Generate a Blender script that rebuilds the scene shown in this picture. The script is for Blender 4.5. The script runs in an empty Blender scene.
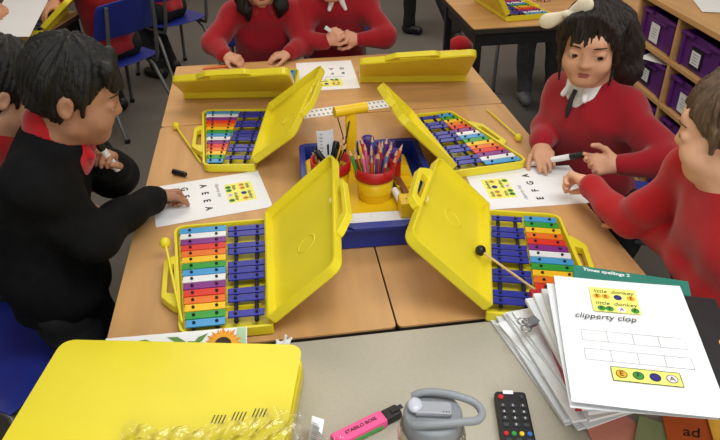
import bpy, bmesh, math, random
import numpy as np
from mathutils import Vector, Matrix
random.seed(7); rng = np.random.default_rng(7)
C = bpy.context.scene.collection
R = math.radians
TZ = 0.62                                    # height of the table tops
# ------------------------------------------------------------------ camera
F, CAM = 665.0, Vector((-0.2121, -1.0067, 1.5409))
AX_R = Vector((0.98956361, -0.14355489, -0.01248432)).normalized()
AX_F = Vector((0.11416194, 0.83390836, -0.53996657)).normalized()
AX_U = AX_R.cross(AX_F).normalized()
cd = bpy.data.cameras.new('camera'); cam = bpy.data.objects.new('camera', cd); C.objects.link(cam)
cd.sensor_fit = 'HORIZONTAL'; cd.sensor_width = 36; cd.lens = F / 720 * 36; cd.clip_start = 0.02
cam.matrix_world = Matrix(((AX_R.x, AX_U.x, -AX_F.x, CAM.x), (AX_R.y, AX_U.y, -AX_F.y, CAM.y), (AX_R.z, AX_U.z, -AX_F.z, CAM.z), (0, 0, 0, 1)))
bpy.context.scene.camera = cam
def at(px, py, **k):
    d = AX_F + AX_R * ((px - 360) / F) - AX_U * ((py - 220) / F)
    n, v = list(k.items())[0]; i = 'xyz'.index(n)
    return CAM + d * ((v - CAM[i]) / d[i])

# ------------------------------------------------------------------ materials
def lin(c):
    return tuple(((v / 255) / 12.92 if v / 255 <= .04045 else ((v / 255 + .055) / 1.055) ** 2.4) for v in c)
MATS = {}
def mat(name, rgb, rough=.5, var=.08, vscale=14, bump=0., bscale=120, stretch=None, metal=0., spec=.5, trans=0., alpha=1., sheen=0., ior=1.45, rgb2=None):
    if name in MATS: return MATS[name]
    m = bpy.data.materials.new(name); m.use_nodes = True
    nt = m.node_tree; b = nt.nodes['Principled BSDF']; N = nt.nodes.new; L = nt.links.new
    c = lin(rgb)
    b.inputs['Roughness'].default_value = rough; b.inputs['Metallic'].default_value = metal
    b.inputs['Specular IOR Level'].default_value = spec; b.inputs['IOR'].default_value = ior
    b.inputs['Transmission Weight'].default_value = trans; b.inputs['Alpha'].default_value = alpha
    if sheen: b.inputs['Sheen Weight'].default_value = sheen; b.inputs['Sheen Roughness'].default_value = .5
    tc = N('ShaderNodeTexCoord'); mp = N('ShaderNodeMapping'); L(tc.outputs['Object'], mp.inputs[0])
    if stretch: mp.inputs['Scale'].default_value = stretch
    nz = N('ShaderNodeTexNoise'); nz.inputs['Scale'].default_value = vscale; nz.inputs['Detail'].default_value = 5
    L(mp.outputs[0], nz.inputs[0])
    rp = N('ShaderNodeValToRGB'); L(nz.outputs[0], rp.inputs[0])
    lo = lin(rgb2) if rgb2 else tuple(v * (1 - var * 2) for v in c); hi = c if rgb2 else tuple(min(1, v * (1 + var)) for v in c)
    rp.color_ramp.elements[0].position = .3; rp.color_ramp.elements[1].position = .7
    rp.color_ramp.elements[0].color = (*lo, 1); rp.color_ramp.elements[1].color = (*hi, 1)
    L(rp.outputs[0], b.inputs['Base Color'])
    if bump:
        n2 = N('ShaderNodeTexNoise'); n2.inputs['Scale'].default_value = bscale; n2.inputs['Detail'].default_value = 3
        L(mp.outputs[0], n2.inputs[0]); bp = N('ShaderNodeBump'); bp.inputs['Strength'].default_value = bump; bp.inputs['Distance'].default_value = .004
        L(n2.outputs[0], bp.inputs['Height']); L(bp.outputs[0], b.inputs['Normal'])
    MATS[name] = m; return m

# ------------------------------------------------------------------ object helpers
def link(name, me, parent=None):
    o = bpy.data.objects.new(name, me); C.objects.link(o)
    if parent: o.parent = parent
    return o
def tag(o, label=None, cat=None, group=None, kind=None):
    for k, v in (('label', label), ('category', cat), ('group', group), ('kind', kind)):
        if v: o[k] = v
    return o
def empty(name, loc=(0, 0, 0), rz=0., label=None, cat=None, group=None):
    o = bpy.data.objects.new(name, None); C.objects.link(o); o.location = loc; o.rotation_euler = (0, 0, rz); o.empty_display_size = .05
    return tag(o, label, cat, group)
def copy_tree(o, parent=None):
    c = o.copy(); C.objects.link(c); c.parent = parent
    for ch in list(o.children): copy_tree(ch, c)
    return c
def frame(x, y, z, o):
    return Matrix(((x[0], y[0], z[0], o[0]), (x[1], y[1], z[1], o[1]), (x[2], y[2], z[2], o[2]), (0, 0, 0, 1)))
def orient(a, b):
    """matrix at a with +Z towards b"""
    z = (Vector(b) - Vector(a)).normalized(); h = Vector((0, 0, 1)) if abs(z.z) < .95 else Vector((0, 1, 0))
    x = h.cross(z).normalized(); return frame(x, z.cross(x), z, a)
class MB:
    def __init__(s): s.v = []; s.f = []; s.mi = []; s.sm = []; s.cur = 0
    def add(s, vs, fs, M=None, smooth=False):
        n = len(s.v); s.v += [tuple(M @ Vector(p)) if M else tuple(p) for p in vs]
        s.f += [tuple(i + n for i in f) for f in fs]; s.mi += [s.cur] * len(fs); s.sm += [smooth] * len(fs); return s
    def box(s, c, d, M=None, bev=0.):
        bm = bmesh.new(); bmesh.ops.create_cube(bm, size=1.); bmesh.ops.scale(bm, vec=d, verts=bm.verts)
        if bev: bmesh.ops.bevel(bm, geom=bm.edges[:], offset=min(bev, min(d) * .49), segments=2, affect='EDGES', profile=.6)
        bmesh.ops.translate(bm, vec=c, verts=bm.verts); return s.bm(bm, M)
    def bm(s, bm, M=None, smooth=False):
        bm.verts.index_update(); s.add([v.co.copy() for v in bm.verts], [tuple(v.index for v in f.verts) for f in bm.faces], M, smooth); bm.free(); return s
    def lathe(s, prof, n=24, M=None, smooth=True, caps=True):
        vs = []; fs = []
        for r, z in prof:
            for k in range(n): a = 2 * math.pi * k / n; vs.append((r * math.cos(a), r * math.sin(a), z))
        for i in range(len(prof) - 1):
            for k in range(n): fs.append((i * n + k, i * n + (k + 1) % n, (i + 1) * n + (k + 1) % n, (i + 1) * n + k))
        s.add(vs, fs, M, smooth)
        if caps:
            s.add(vs[:n], [tuple(range(n))[::-1]], M); s.add(vs[-n:], [tuple(range(n))], M)
        return s
    def cyl(s, a, b, r, r2=None, n=16):
        h = (Vector(b) - Vector(a)).length; return s.lathe([(r, 0), (r if r2 is None else r2, h)], n, orient(a, b))
    def tube(s, pts, r, n=10, closed=False):
        pts = [Vector(p) for p in pts]; m = len(pts); vs = []; fs = []; x = None
        for i, p in enumerate(pts):
            t = (pts[(i + 1) % m] - pts[i - 1]) if closed else (pts[min(i + 1, m - 1)] - pts[max(i - 1, 0)])
            t.normalize()
            if x is None: h = Vector((0, 0, 1)) if abs(t.z) < .9 else Vector((1, 0, 0)); x = h.cross(t).normalized()
            else: x = (x - t * x.dot(t)).normalized()
            y = t.cross(x); rr = r[i] if isinstance(r, (list, tuple)) else r
            for k in range(n): a = 2 * math.pi * k / n; vs.append(p + x * (rr * math.cos(a)) + y * (rr * math.sin(a)))
        for i in range(m if closed else m - 1):
            j = (i + 1) % m
            for k in range(n): fs.append((i * n + k, i * n + (k + 1) % n, j * n + (k + 1) % n, j * n + k))
        s.add(vs, fs, None, True)
        if not closed: s.add(vs[:n], [tuple(range(n))[::-1]]); s.add(vs[-n:], [tuple(range(n))])
        return s
    def prism(s, poly, z0, z1, M=None, hole=None, smooth=False):
        n = len(poly)
        if hole is None:
            s.add([(x, y, z0) for x, y in poly] + [(x, y, z1) for x, y in poly], [tuple(range(n))[::-1], tuple(range(n, 2 * n))] + [(i, (i + 1) % n, n + (i + 1) % n, n + i) for i in range(n)], M)
        else:                                   # hole: same number of points
            V = [(x, y, z) for z in (z0, z1) for x, y in poly] + [(x, y, z) for z in (z0, z1) for x, y in hole]; fs = []
            for i in range(n):
                j = (i + 1) % n
                fs += [(i, j, n + j, n + i), (2 * n + j, 2 * n + i, 3 * n + i, 3 * n + j), (n + i, n + j, 3 * n + j, 3 * n + i), (j, i, 2 * n + i, 2 * n + j)]
            s.add(V, fs, M)
        return s
    def sphere(s, c, r, M=None, u=16, v=10):
        bm = bmesh.new(); bmesh.ops.create_uvsphere(bm, u_segments=u, v_segments=v, radius=1.)
        bmesh.ops.scale(bm, vec=(r if hasattr(r, '__len__') else (r, r, r)), verts=bm.verts); bmesh.ops.translate(bm, vec=c, verts=bm.verts); return s.bm(bm, M, True)
    def mesh(s, name, mats):
        me = bpy.data.meshes.new(name); me.from_pydata(s.v, [], s.f)
        for m in (mats if isinstance(mats, (list, tuple)) else [mats]): me.materials.append(m)
        me.polygons.foreach_set('material_index', s.mi); me.polygons.foreach_set('use_smooth', s.sm); me.update(); return me
    def build(s, name, mats, parent=None):
        return link(name, s.mesh(name, mats), parent)
def arc(c, r, a0, a1, n=8): return [(c[0] + r * math.cos(R(a0 + (a1 - a0) * k / n)), c[1] + r * math.sin(R(a0 + (a1 - a0) * k / n))) for k in range(n + 1)]
def round_poly(pts, r, n=5):
    out = []; m = len(pts)
    for i in range(m):
        p = Vector(pts[i]); a = Vector(pts[i - 1]); b = Vector(pts[(i + 1) % m]); rr = r[i] if isinstance(r, (list, tuple)) else r
        ua = (a - p).normalized(); ub = (b - p).normalized(); ang = ua.angle(ub); d = rr / math.tan(ang / 2)
        p0 = p + ua * d; p1 = p + ub * d
        for k in range(n + 1):
            t = k / n; q = p0.lerp(p, t).lerp(p.lerp(p1, t), t); out.append((q.x, q.y))
    return out
def inset(poly, d):
    out = []; m = len(poly)
    for i in range(m):
        a, p, b = Vector(poly[i - 1]), Vector(poly[i]), Vector(poly[(i + 1) % m])
        n1 = Vector((-(p - a).y, (p - a).x)).normalized(); n2 = Vector((-(b - p).y, (b - p).x)).normalized(); n = (n1 + n2); n.normalize()
        out.append(tuple(p + n * d / max(.4, n.dot(n1))))
    return out
TXT = {}
def text(s, size, m, parent, M, name='lettering', shear=0., extrude=.0002, align='CENTER', bold=0.):
    cu = bpy.data.curves.new(name, 'FONT'); cu.body = s; cu.size = size; cu.shear = shear; cu.extrude = extrude; cu.align_x = align; cu.align_y = 'CENTER'; cu.offset = bold; cu.resolution_u = 4
    t = bpy.data.objects.new(name, cu); C.objects.link(t); bpy.context.view_layer.update()
    me = bpy.data.meshes.new_from_object(t); bpy.data.objects.remove(t); bpy.data.curves.remove(cu)
    me.materials.clear(); me.materials.append(m)
    o = link(name, me, parent); o.matrix_local = M; return o

# ------------------------------------------------------------------ smooth solids (signed distance + surface nets)
class SDF:
    def __init__(s, lo, hi, res):
        s.lo = np.array(lo, float) - 3 * res; s.res = res; s.n = np.ceil((np.array(hi, float) + 3 * res - s.lo) / res).astype(int) + 1
        s.v = np.full(s.n, 1., np.float32)
    def _box(s, lo, hi, pad):
        a = np.clip(np.floor((lo - pad - s.lo) / s.res).astype(int), 0, s.n); b = np.clip(np.ceil((hi + pad - s.lo) / s.res).astype(int) + 1, 0, s.n)
        sl = tuple(slice(i, j) for i, j in zip(a, b)); g = [s.lo[k] + s.res * np.arange(a[k], b[k]) for k in range(3)]
        return sl, np.stack(np.meshgrid(*g, indexing='ij'), -1).astype(np.float32)
    def _op(s, sl, d, k, op):
        v = s.v[sl]
        if op == 'sub':
            h = np.maximum(k - np.abs(v + d), 0) / k; s.v[sl] = np.maximum(v, -d) + h * h * k / 4
        else:
            h = np.maximum(k - np.abs(v - d), 0) / k; s.v[sl] = np.minimum(v, d) - h * h * k / 4
    def cap(s, a, b, ra, rb=None, k=.01, op='add', disp=None):
        a = np.array(a, np.float32); b = np.array(b, np.float32); rb = ra if rb is None else rb; r = max(ra, rb)
        sl, p = s._box(np.minimum(a, b) - r, np.maximum(a, b) + r, .035 + k)
        if p.size == 0: return
        ab = b - a; t = np.clip(((p - a) @ ab) / max(float(ab @ ab), 1e-9), 0, 1)
        d = np.linalg.norm(p - a - t[..., None] * ab, axis=-1) - (ra + (rb - ra) * t)
        if disp: d = d + disp(p)
        s._op(sl, d, k, op)
    def ell(s, c, r, M=None, k=.01, op='add', disp=None):
        c = np.array(c, np.float32); r = np.array(r, np.float32); m = float(r.max())
        sl, p = s._box(c - m, c + m, .035 + k)
        if p.size == 0: return
        q = p - c
        if M is not None: q = q @ np.array(M, np.float32)
        k0 = np.linalg.norm(q / r, axis=-1); k1 = np.linalg.norm(q / (r * r), axis=-1) + 1e-9; d = k0 * (k0 - 1) / k1
        if disp: d = d + disp(p)
        s._op(sl, d, k, op)
    def half(s, o, n, k=.004):                     # cut away everything on the +n side of o
        o = np.array(o, np.float32); n = np.array(n, np.float32); n = n / np.linalg.norm(n)
        g = [s.lo[i] + s.res * np.arange(s.n[i], dtype=np.float32) for i in range(3)]
        d = (g[0][:, None, None] - o[0]) * n[0] + (g[1][None, :, None] - o[1]) * n[1] + (g[2][None, None, :] - o[2]) * n[2]
        s.v = np.maximum(s.v, d.astype(np.float32))
    def mesh(s, name, mats, mask=None):
        v = s.v; ins = v < 0; cnt = np.zeros(np.array(v.shape) - 1, np.int8)
        offs = [(i, j, k) for i in (0, 1) for j in (0, 1) for k in (0, 1)]
        sh = lambda A, o: A[o[0]:A.shape[0] - 1 + o[0], o[1]:A.shape[1] - 1 + o[1], o[2]:A.shape[2] - 1 + o[2]]
        for o in offs: cnt += sh(ins, o)
        cell = np.argwhere((cnt > 0) & (cnt < 8)); idx = np.full(cnt.shape, -1, np.int32); idx[tuple(cell.T)] = np.arange(len(cell))
        acc = np.zeros((len(cell), 3)); num = np.zeros(len(cell))
        for i, o in enumerate(offs):
            for ax in range(3):
                if o[ax]: continue
                o2 = list(o); o2[ax] = 1
                va = v[tuple((cell + o).T)]; vb = v[tuple((cell + o2).T)]; c = (va < 0) != (vb < 0)
                t = np.where(c, va / np.where(c, va - vb, 1), 0); p = np.array(o, float)[None].repeat(len(cell), 0); p[:, ax] += t
                acc[c] += p[c]; num[c] += 1
        pos = s.lo + s.res * (cell + acc / num[:, None]); quads = []
        for ax in range(3):
            a, b = [q for q in range(3) if q != ax]
            A = np.moveaxis(ins, ax, 0); e = np.argwhere(A[:-1] != A[1:])
            full = np.zeros_like(e); rest = [q for q in range(3) if q != ax]
            full[:, ax] = e[:, 0]; full[:, rest[0]] = e[:, 1]; full[:, rest[1]] = e[:, 2]
            ok = (full[:, a] > 0) & (full[:, b] > 0) & (full[:, a] < v.shape[a] - 1) & (full[:, b] < v.shape[b] - 1); full = full[ok]
            def g(da, db): q = full.copy(); q[:, a] -= da; q[:, b] -= db; return idx[tuple(q.T)]
            Q = np.stack([g(1, 1), g(0, 1), g(0, 0), g(1, 0)], 1); inside = ins[tuple(full.T)]
            flip = inside if ax != 1 else ~inside
            Q[~flip] = Q[~flip][:, ::-1]; quads.append(Q)
        Q = np.concatenate(quads); Q = Q[(Q >= 0).all(1)]
        me = bpy.data.meshes.new(name); me.vertices.add(len(pos)); me.vertices.foreach_set('co', pos.astype(np.float32).ravel())
        me.loops.add(Q.size); me.loops.foreach_set('vertex_index', Q.ravel().astype(np.int32))
        me.polygons.add(len(Q)); me.polygons.foreach_set('loop_start', np.arange(0, Q.size, 4, dtype=np.int32)); me.polygons.foreach_set('loop_total', np.full(len(Q), 4, np.int32))
        for m in (mats if isinstance(mats, (list, tuple)) else [mats]): me.materials.append(m)
        if mask is not None: me.polygons.foreach_set('material_index', mask(pos[Q].mean(1)).astype(np.int32))
        me.polygons.foreach_set('use_smooth', np.ones(len(Q), bool)); me.update(); me.validate(); return me
# ------------------------------------------------------------------ people
def V(*a): return Vector(a)
def folds(amp, f=1., seed=0.):
    def d(p):
        x, y, z = p[..., 0] * f, p[..., 1] * f, p[..., 2] * f
        w = 1.2 * np.sin(16 * z + 9 * y - 7 * x + 1.5 * np.sin(11 * x + seed) + 2 * seed) + np.sin(38 * z + 13 * x + 2.2 * np.sin(17 * y + seed) + seed) + .7 * np.sin(27 * x - 21 * y + 31 * z + 1.7 * np.sin(23 * z + seed)) + .5 * np.sin(61 * y + 35 * x + 2 * np.sin(19 * x + 2 * seed))
        return (amp * w).astype(np.float32)
    return d
def hand(S, w, f, b, side, s=1., curl=(.5, .6, .6, .7), thumb=.4, spread=.0):
    """palm, four fingers and a thumb; w wrist, f finger direction, b back of the hand, side=+1 puts the thumb at f x b"""
    w = Vector(w); f = Vector(f).normalized(); b = (Vector(b) - f * Vector(b).dot(f)).normalized(); t = f.cross(b) * side
    offs = (.024, .008, -.008, -.023); lens = (.052, .058, .053, .041); rad = (.0076, .0078, .0075, .0067)
    S.cap(w, w + f * .02 * s, .017 * s, .019 * s, k=.012)
    for i in range(4):
        kn = w + f * (.062 - .004 * abs(i - 1)) * s + t * offs[i] * s + b * .002 * s
        S.cap(w + f * .014 * s + t * offs[i] * .55 * s, kn, .0125 * s, .0098 * s, k=.010)
        d = (f + t * spread * (1.5 - i) * .33).normalized(); p = kn; c = curl[i] if hasattr(curl, '__len__') else curl
        for j, (lf, cf) in enumerate(((.45, .9), (.31, 1.1), (.24, .7))):
            ax = d.cross(-b if abs(d.dot(b)) < .98 else f).normalized() if j == 0 else ax
            d = (Matrix.Rotation(c * cf, 3, ax) @ d).normalized()
            q = p + d * lens[i] * lf * s; r0 = rad[i] * s * (1 - .08 * j); S.cap(p, q, r0, r0 * .93, k=.0035 if j else .006); p = q
    p = w + f * .016 * s + t * .02 * s - b * .004 * s
    d = (f * .75 + t * .75 - b * .25).normalized()
    for j, l in enumerate((.030, .028, .021)):
        q = p + d * l * s; S.cap(p, q, (.0115, .0088, .008)[j] * s, (.009, .0082, .0068)[j] * s, k=.008 if j == 0 else .004); p = q
        d = (d + (-t * thumb * .8 - b * thumb * .45 + f * .2)).normalized()
def person(J, skin, top, trousers, hair, label, group=None, res=.004, hair_style='short', top_name='jumper', collar=None, legs=True, neck_v=False, shoes=None, hair_fn=None, amp=.0022, puff=0., lids=.0, sleeve=1., neck_open=0.):
    hc, hf, hu, s = J['head']; hc = Vector(hc); f = Vector(hf).normalized(); r = f.cross(Vector(hu)).normalized(); u = r.cross(f)
    M3 = Matrix(((r.x, f.x, u.x), (r.y, f.y, u.y), (r.z, f.z, u.z))); Mn = np.array([list(row) for row in M3])
    H = lambda x, y, z: hc + M3 @ Vector((x, y, z)) * s
    nb = Vector(J['neck']); sh = [Vector(p) for p in J['sh']]; el = [Vector(p) for p in J['el']]; wr = [Vector(p) for p in J['wr']]; hp = [Vector(p) for p in J['hip']]
    mid = (sh[0] + sh[1]) / 2; hm = (hp[0] + hp[1]) / 2; lat = (sh[0] - sh[1]).normalized()
    ch = Vector(J.get('chest', mid.lerp(hm, .35))); wa = Vector(J.get('waist', mid.lerp(hm, .68)))
    pts = [hc] + sh + el + wr + hp + [Vector(h[0]) + Vector(h[1]).normalized() * .1 for h in J['hands'] if h]
    if legs: pts += [Vector(p) for p in J['knee'] + J['ankle']]
    A = np.array([list(p) for p in pts]); pad = .16
    lo, hi = A.min(0) - pad, A.max(0) + pad
    S = SDF(lo, hi, res)
    # head
    S.ell(H(0, -.014, .030), np.array((.071, .086, .074)) * s, Mn, k=.02)
    S.ell(H(0, .022, -.024), np.array((.058, .060, .068)) * s, Mn, k=.03)
    S.cap(H(-.008, .057, -.077), H(.008, .057, -.077), .016 * s, k=.03)
    for q in (-1, 1):
        S.ell(H(q * .034, .054, -.034), np.array((.027, .026, .026)) * s, Mn, k=.025)
        S.cap(H(q * .045, .005, -.058), H(q * .016, .05, -.078), .015 * s, k=.035)
    S.cap(H(-.026, .064, .034), H(.026, .064, .034), .014 * s, k=.03)
    for q in (-1, 1): S.ell(H(q * .032, .093, .004), np.array((.018, .012, .012)) * s, Mn, k=.016, op='sub')
    S.cap(H(0, .076, .008), H(0, .089, -.020), .0055 * s, .0088 * s, k=.014); S.cap(H(-.008, .082, -.0225), H(.008, .082, -.0225), .0068 * s, k=.009)
    S.cap(H(-.014, .0725, -.0478), H(.014, .0725, -.0478), .0045 * s, k=.007); S.cap(H(-.001, .0765, -.0475), H(.001, .0765, -.0475), .0055 * s, k=.008)
    S.cap(H(-.010, .0725, -.0575), H(.010, .0725, -.0575), .0062 * s, k=.006)
    S.cap(H(-.015, .082, -.0530), H(.015, .082, -.0530), .0018 * s, k=.003, op='sub')
    for q in (-1, 1):
        S.ell(H(q * .032, .0685, .004), np.array((.0165, .0148, .0145)) * s, Mn, k=.005)     # lids
        S.ell(H(q * .032, .0865, .0025 - lids * .5), np.array((.0138, .013, .0074 - lids * .5)) * s, Mn, k=.002, op='sub')
        E = H(q * .074, -.012, .002)
        er = Matrix.Rotation(q * .35, 3, u) @ f; eM = np.array([list(x) for x in Matrix(((r.x, er.x, u.x), (r.y, er.y, u.y), (r.z, er.z, u.z)))])
        S.ell(E, np.array((.008, .0155, .025)) * s, eM, k=.006); S.ell(E + (r * q * .008 + f * .004) * s, np.array((.006, .0085, .0155)) * s, eM, k=.005, op='sub')
        S.ell(E + (u * -.019 + f * .003) * s, np.array((.006, .008, .008)) * s, eM, k=.005)
    # neck, trunk, limbs
    S.cap(H(0, -.018, -.055), nb, .040 * s, .044 * s, k=.03)
    S.cap(sh[0], sh[1], .043, k=.04); S.cap(nb, ch, .05, .06, k=.05)
    for q in (-1, 1): S.cap(ch + lat * .045 * q, wa + lat * .035 * q, .072, .066, k=.04); S.cap(wa + lat * .035 * q, hm + lat * .05 * q, .064, .072, k=.04)
    for i in range(2):
        S.cap(sh[i], el[i], .037, .030, k=.03); S.cap(el[i], wr[i], .030, .0185, k=.012)
        if J['hands'][i]: h = J['hands'][i]; hand(S, wr[i], h[0], h[1], (1 if i == 0 else -1) * h[5] if len(h) > 5 else (1 if i == 0 else -1), h[2], h[3], h[4])
    if legs:
        for i in range(2):
            k_, a_ = Vector(J['knee'][i]), Vector(J['ankle'][i])
            S.cap(hp[i], k_, .062, .045, k=.03); S.cap(k_, a_, .043, .027, k=.02)
    iM = M3.transposed()
    Mi = np.array([list(x) for x in iM]); hcn = np.array(list(hc))
    def mask(c):
        q = (c - hcn) @ Mi.T / s
        return ((np.abs(q[:, 0]) < .0160 - .6 * np.abs(q[:, 2] + .053)) & (q[:, 1] > .070) & (q[:, 2] > -.0625) & (q[:, 2] < -.0450)).astype(int)
    base = V(hm.x, hm.y, 0)
    lip = mat(skin.name + '_lips', tuple(J.get('lip', (150, 78, 72))), .42, .05)
    body = link('person', S.mesh('person_body', [skin, lip], mask)); tag(body, label, 'person', group)
    del S
    def child(name, me): return link(name, me, body)
    # eyes and brows
    dark = mat('iris_dark_brown', (38, 22, 14), .15); white = mat('eye_white', (205, 196, 188), .25, .03)
    hm_ = hair
    for q in (-1, 1):
        m = MB(); m.sphere((0, 0, 0), .0138 * s, u=28, v=20); c = H(q * .032, .0688, .0035)
        me = m.mesh('eye', [white, dark]); g = (f + r * J.get('gaze', 0.) + u * J.get('gazev', -.1)).normalized()
        for pl in me.polygons: pl.material_index = 1 if pl.center.normalized().dot(g) > .80 else 0
        e = child('eye', me); e.location = c
        m = MB(); m.tube([H(q * (.015 + .008 * k), .0848 - .0019 * k * k * .55, .0265 + .0035 * math.sin(k * .7 + .2) - .0004 * k) for k in range(5)], [.0012 * s, .0023 * s, .0024 * s, .002 * s, .0008 * s], 8)
        m.build('eyebrow', hair, body)
    # hair
    hh = SDF(np.array(list(hc)) - .17 * s - (.22 if hair_style == 'long' else 0), np.array(list(hc)) + .17 * s + (.1 if hair_style == 'long' else 0), max(.003, res * .8))
    def strands(p):
        q = (p - np.array(list(hc), np.float32)) @ Mn.astype(np.float32)
        a = np.arctan2(q[..., 0], q[..., 1] + .02); e = q[..., 2]
        return (.0022 * np.sin(31 * a + 50 * e + 3 * np.sin(5 * a)) + .0016 * np.sin(63 * a - 70 * e + 2 * np.sin(9 * a)) + .0035 * np.sin(7 * a + 3) * np.sin(40 * e)).astype(np.float32)
    hair_fn(hh, H, Mn, s, strands, f, u, r)
    child('hair', hh.mesh('hair', hair)); del hh
    # clothes
    T = SDF(lo - .02, hi + .02, res * 1.1); g = .010 + puff; dz = folds(amp, 1., sum(hc) * 9)
    T.cap(sh[0] - V(0, 0, .004), sh[1] - V(0, 0, .004), .046 + g, k=.04, disp=dz); T.cap(nb - V(0, 0, .012), ch, .052 + g, .066 + g, k=.05)
    for q in (-1, 1):
        T.cap(ch + lat * .047 * q, wa + lat * .038 * q, .074 + g, .072 + g, k=.04, disp=dz); T.cap(wa + lat * .038 * q, hm + lat * .05 * q, .072 + g, .080 + g, k=.04, disp=dz)
    for i in range(2):
        T.cap(sh[i], el[i], .041 + g, .036 + g, k=.03, disp=dz)
        e = el[i].lerp(wr[i], sleeve); T.cap(el[i], el[i].lerp(e, .9), .036 + g, .024 + g * .8, k=.015, disp=dz)
        d = (wr[i] - el[i]).normalized(); T.cap(e - d * .022, e - d * .006, .0235 + g * .45, .0225 + g * .4, k=.004)
    # open neck
    T.cap(nb - (nb - H(0, -.018, -.055)).normalized() * .010, H(0, -.018, -.06), .050 * s + neck_open, .052 * s + neck_open, k=.006, op='sub')
    T.half(hm - (mid - hm).normalized() * .03, -(mid - hm))
    fb = (lat.cross(V(0, 0, 1))); fb = fb if fb.dot(f) > 0 else -fb
    if neck_v: T.cap(nb + fb * .05 + V(0, 0, .0), nb + fb * .10 - V(0, 0, .085), .034, .010, k=.006, op='sub')
    child(top_name, T.mesh(top_name, top)); del T
    if collar:
        K = SDF(np.array(list(nb)) - .16, np.array(list(nb)) + .14, .003)
        K.cap(nb + V(0, 0, .018 + neck_open * 1.5), nb - V(0, 0, .03), .056 * s, .068 * s + neck_open, k=.01); K.cap(nb - V(0, 0, .02), ch.lerp(nb, 0 if neck_v else .7) + fb * .012, .056, .066 if neck_v else .05, k=.03)
        K.cap(nb - (nb - H(0, -.018, -.055)).normalized() * .03, H(0, -.018, -.06), .049 * s, k=.004, op='sub')
        for q in (-1, 1): K.cap(nb + lat * .018 * q + fb * .052 + V(0, 0, .006), nb + lat * .034 * q + fb * .078 - V(0, 0, .032), .012, .008, k=.006)
        K.cap(nb + fb * .075 + V(0, 0, .01), nb + fb * .1 - V(0, 0, .05), .010, .002, k=.003, op='sub')
        child('collar', K.mesh('collar', collar)); del K
    if legs:
        L_ = SDF(np.minimum(lo, A.min(0) - .12), hi, res * 1.25)
        dl = folds(.002, 1., 3.)
        L_.cap(hp[0], hp[1], .078, k=.03)
        for i in range(2):
            k_, a_ = Vector(J['knee'][i]), Vector(J['ankle'][i])
            L_.cap(hp[i], k_, .073, .056, k=.03, disp=dl); L_.cap(k_, k_.lerp(a_, .93), .054, .042, k=.02, disp=dl)
        child('trousers', L_.mesh('trousers', trousers)); del L_
        sm = shoes or mat('shoe_black', (22, 22, 24), .45)
        for i in range(2):
            a_ = Vector(J['ankle'][i]); d = Vector(J.get('toe', (f.x, f.y, 0))); d.z = 0; d.normalize()
            Q = SDF(np.array(list(a_)) - .2, np.array(list(a_)) + .2, .005); z0 = a_.z - .045
            Q.cap(V(a_.x, a_.y, z0 + .032) - d * .025, V(a_.x, a_.y, z0 + .03) + d * .085, .035, .031, k=.02); Q.cap(a_, V(a_.x, a_.y, z0 + .03), .036, .04, k=.02)
            Q.half((a_.x, a_.y, z0), (0, 0, -1)); child('shoe', Q.mesh('shoe', sm))
    return body
# hair cuts
def short_hair(th=.012, front=.052, back=-.045, crown=0., fringe=0., side=-.005):
    def fn(S, H, M, s, disp, f, u, r):
        S.ell(H(0, -.016, .034 + crown * .3), np.array((.071 + th, .086 + th, .076 + th + crown)) * s, M, k=.02, disp=disp)
        S.ell(H(0, -.045, -.02), np.array((.062 + th * .4, .054 + th * .5, .05)) * s, M, k=.02, disp=disp)
        S.half(H(0, -.02, back), -(u * .9 + f * .35))                     # nape line
        S.cap(H(-.2, .085, .0), H(.2, .085, .0), front * s, k=.012, op='sub')       # brow
        S.cap(H(-.2, .048, -.045), H(.2, .048, -.045), .052 * s, k=.01, op='sub')   # face
        for q in (-1, 1): S.ell(H(q * .095, -.008, side), np.array((.03, .026, .036)) * s, M, k=.008, op='sub')
        for q in (-1, 1): S.cap(H(q * .074, .018, .03), H(q * .073, .022, -.012), .007 * s, .005 * s, k=.008)
        if fringe:
            for q in range(-4, 5): S.cap(H(q * .013, .055, .085), H(q * .014, .084 - .0011 * q * q, .05 - fringe), .013 * s, .006 * s, k=.01, disp=disp)
    return fn
# ------------------------------------------------------------------ surfaces
m_wood = mat('beech_laminate', (203, 156, 102), .40, .08, 3.2, stretch=(6, .55, 6), spec=.4)
m_wood_x = mat('beech_laminate_cross', (203, 156, 102), .40, .08, 3.2, stretch=(.55, 6, 6), spec=.4)
m_edge = mat('table_edge_dark', (52, 44, 38), .5)
m_black = mat('black_metal', (24, 24, 26), .45, .1)
m_steel = mat('grey_tube', (112, 114, 116), .38, .06, metal=.55)
m_carpet = mat('carpet_grey', (112, 108, 103), .95, .2, 260, bump=.8, bscale=420, spec=.1)
m_desk = mat('desk_grey_laminate', (176, 169, 153), .5, .025, 180)
m_yel = mat('yellow_plastic', (228, 211, 42), .33, .03, 6, spec=.5)
m_yel_d = mat('yellow_plastic_deep', (232, 190, 22), .35, .03, 6)
m_bars = {k: mat('bar_' + k, c, .28, .03, metal=.15) for k, c in dict(light_blue=(66, 152, 210), white=(226, 228, 232), purple=(128, 40, 132), red=(214, 50, 36), orange=(228, 112, 30), yellow=(240, 190, 30), green=(44, 152, 56), blue=(38, 46, 150)).items()}
m_pin = mat('pin_black', (16, 16, 18), .35)
m_felt = mat('rail_felt', (28, 28, 44), .9)
m_chair = mat('chair_blue_plastic', (32, 46, 134), .4, .06, bump=.1, bscale=300)
m_white = mat('paper_white', (236, 237, 240), .6, .012, 8)
m_paperw = mat('paper_offwhite', (222, 224, 228), .6, .015, 8)
m_ink = mat('ink_black', (24, 24, 28), .6)
m_inkg = mat('ink_grey', (150, 152, 156), .6)
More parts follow.
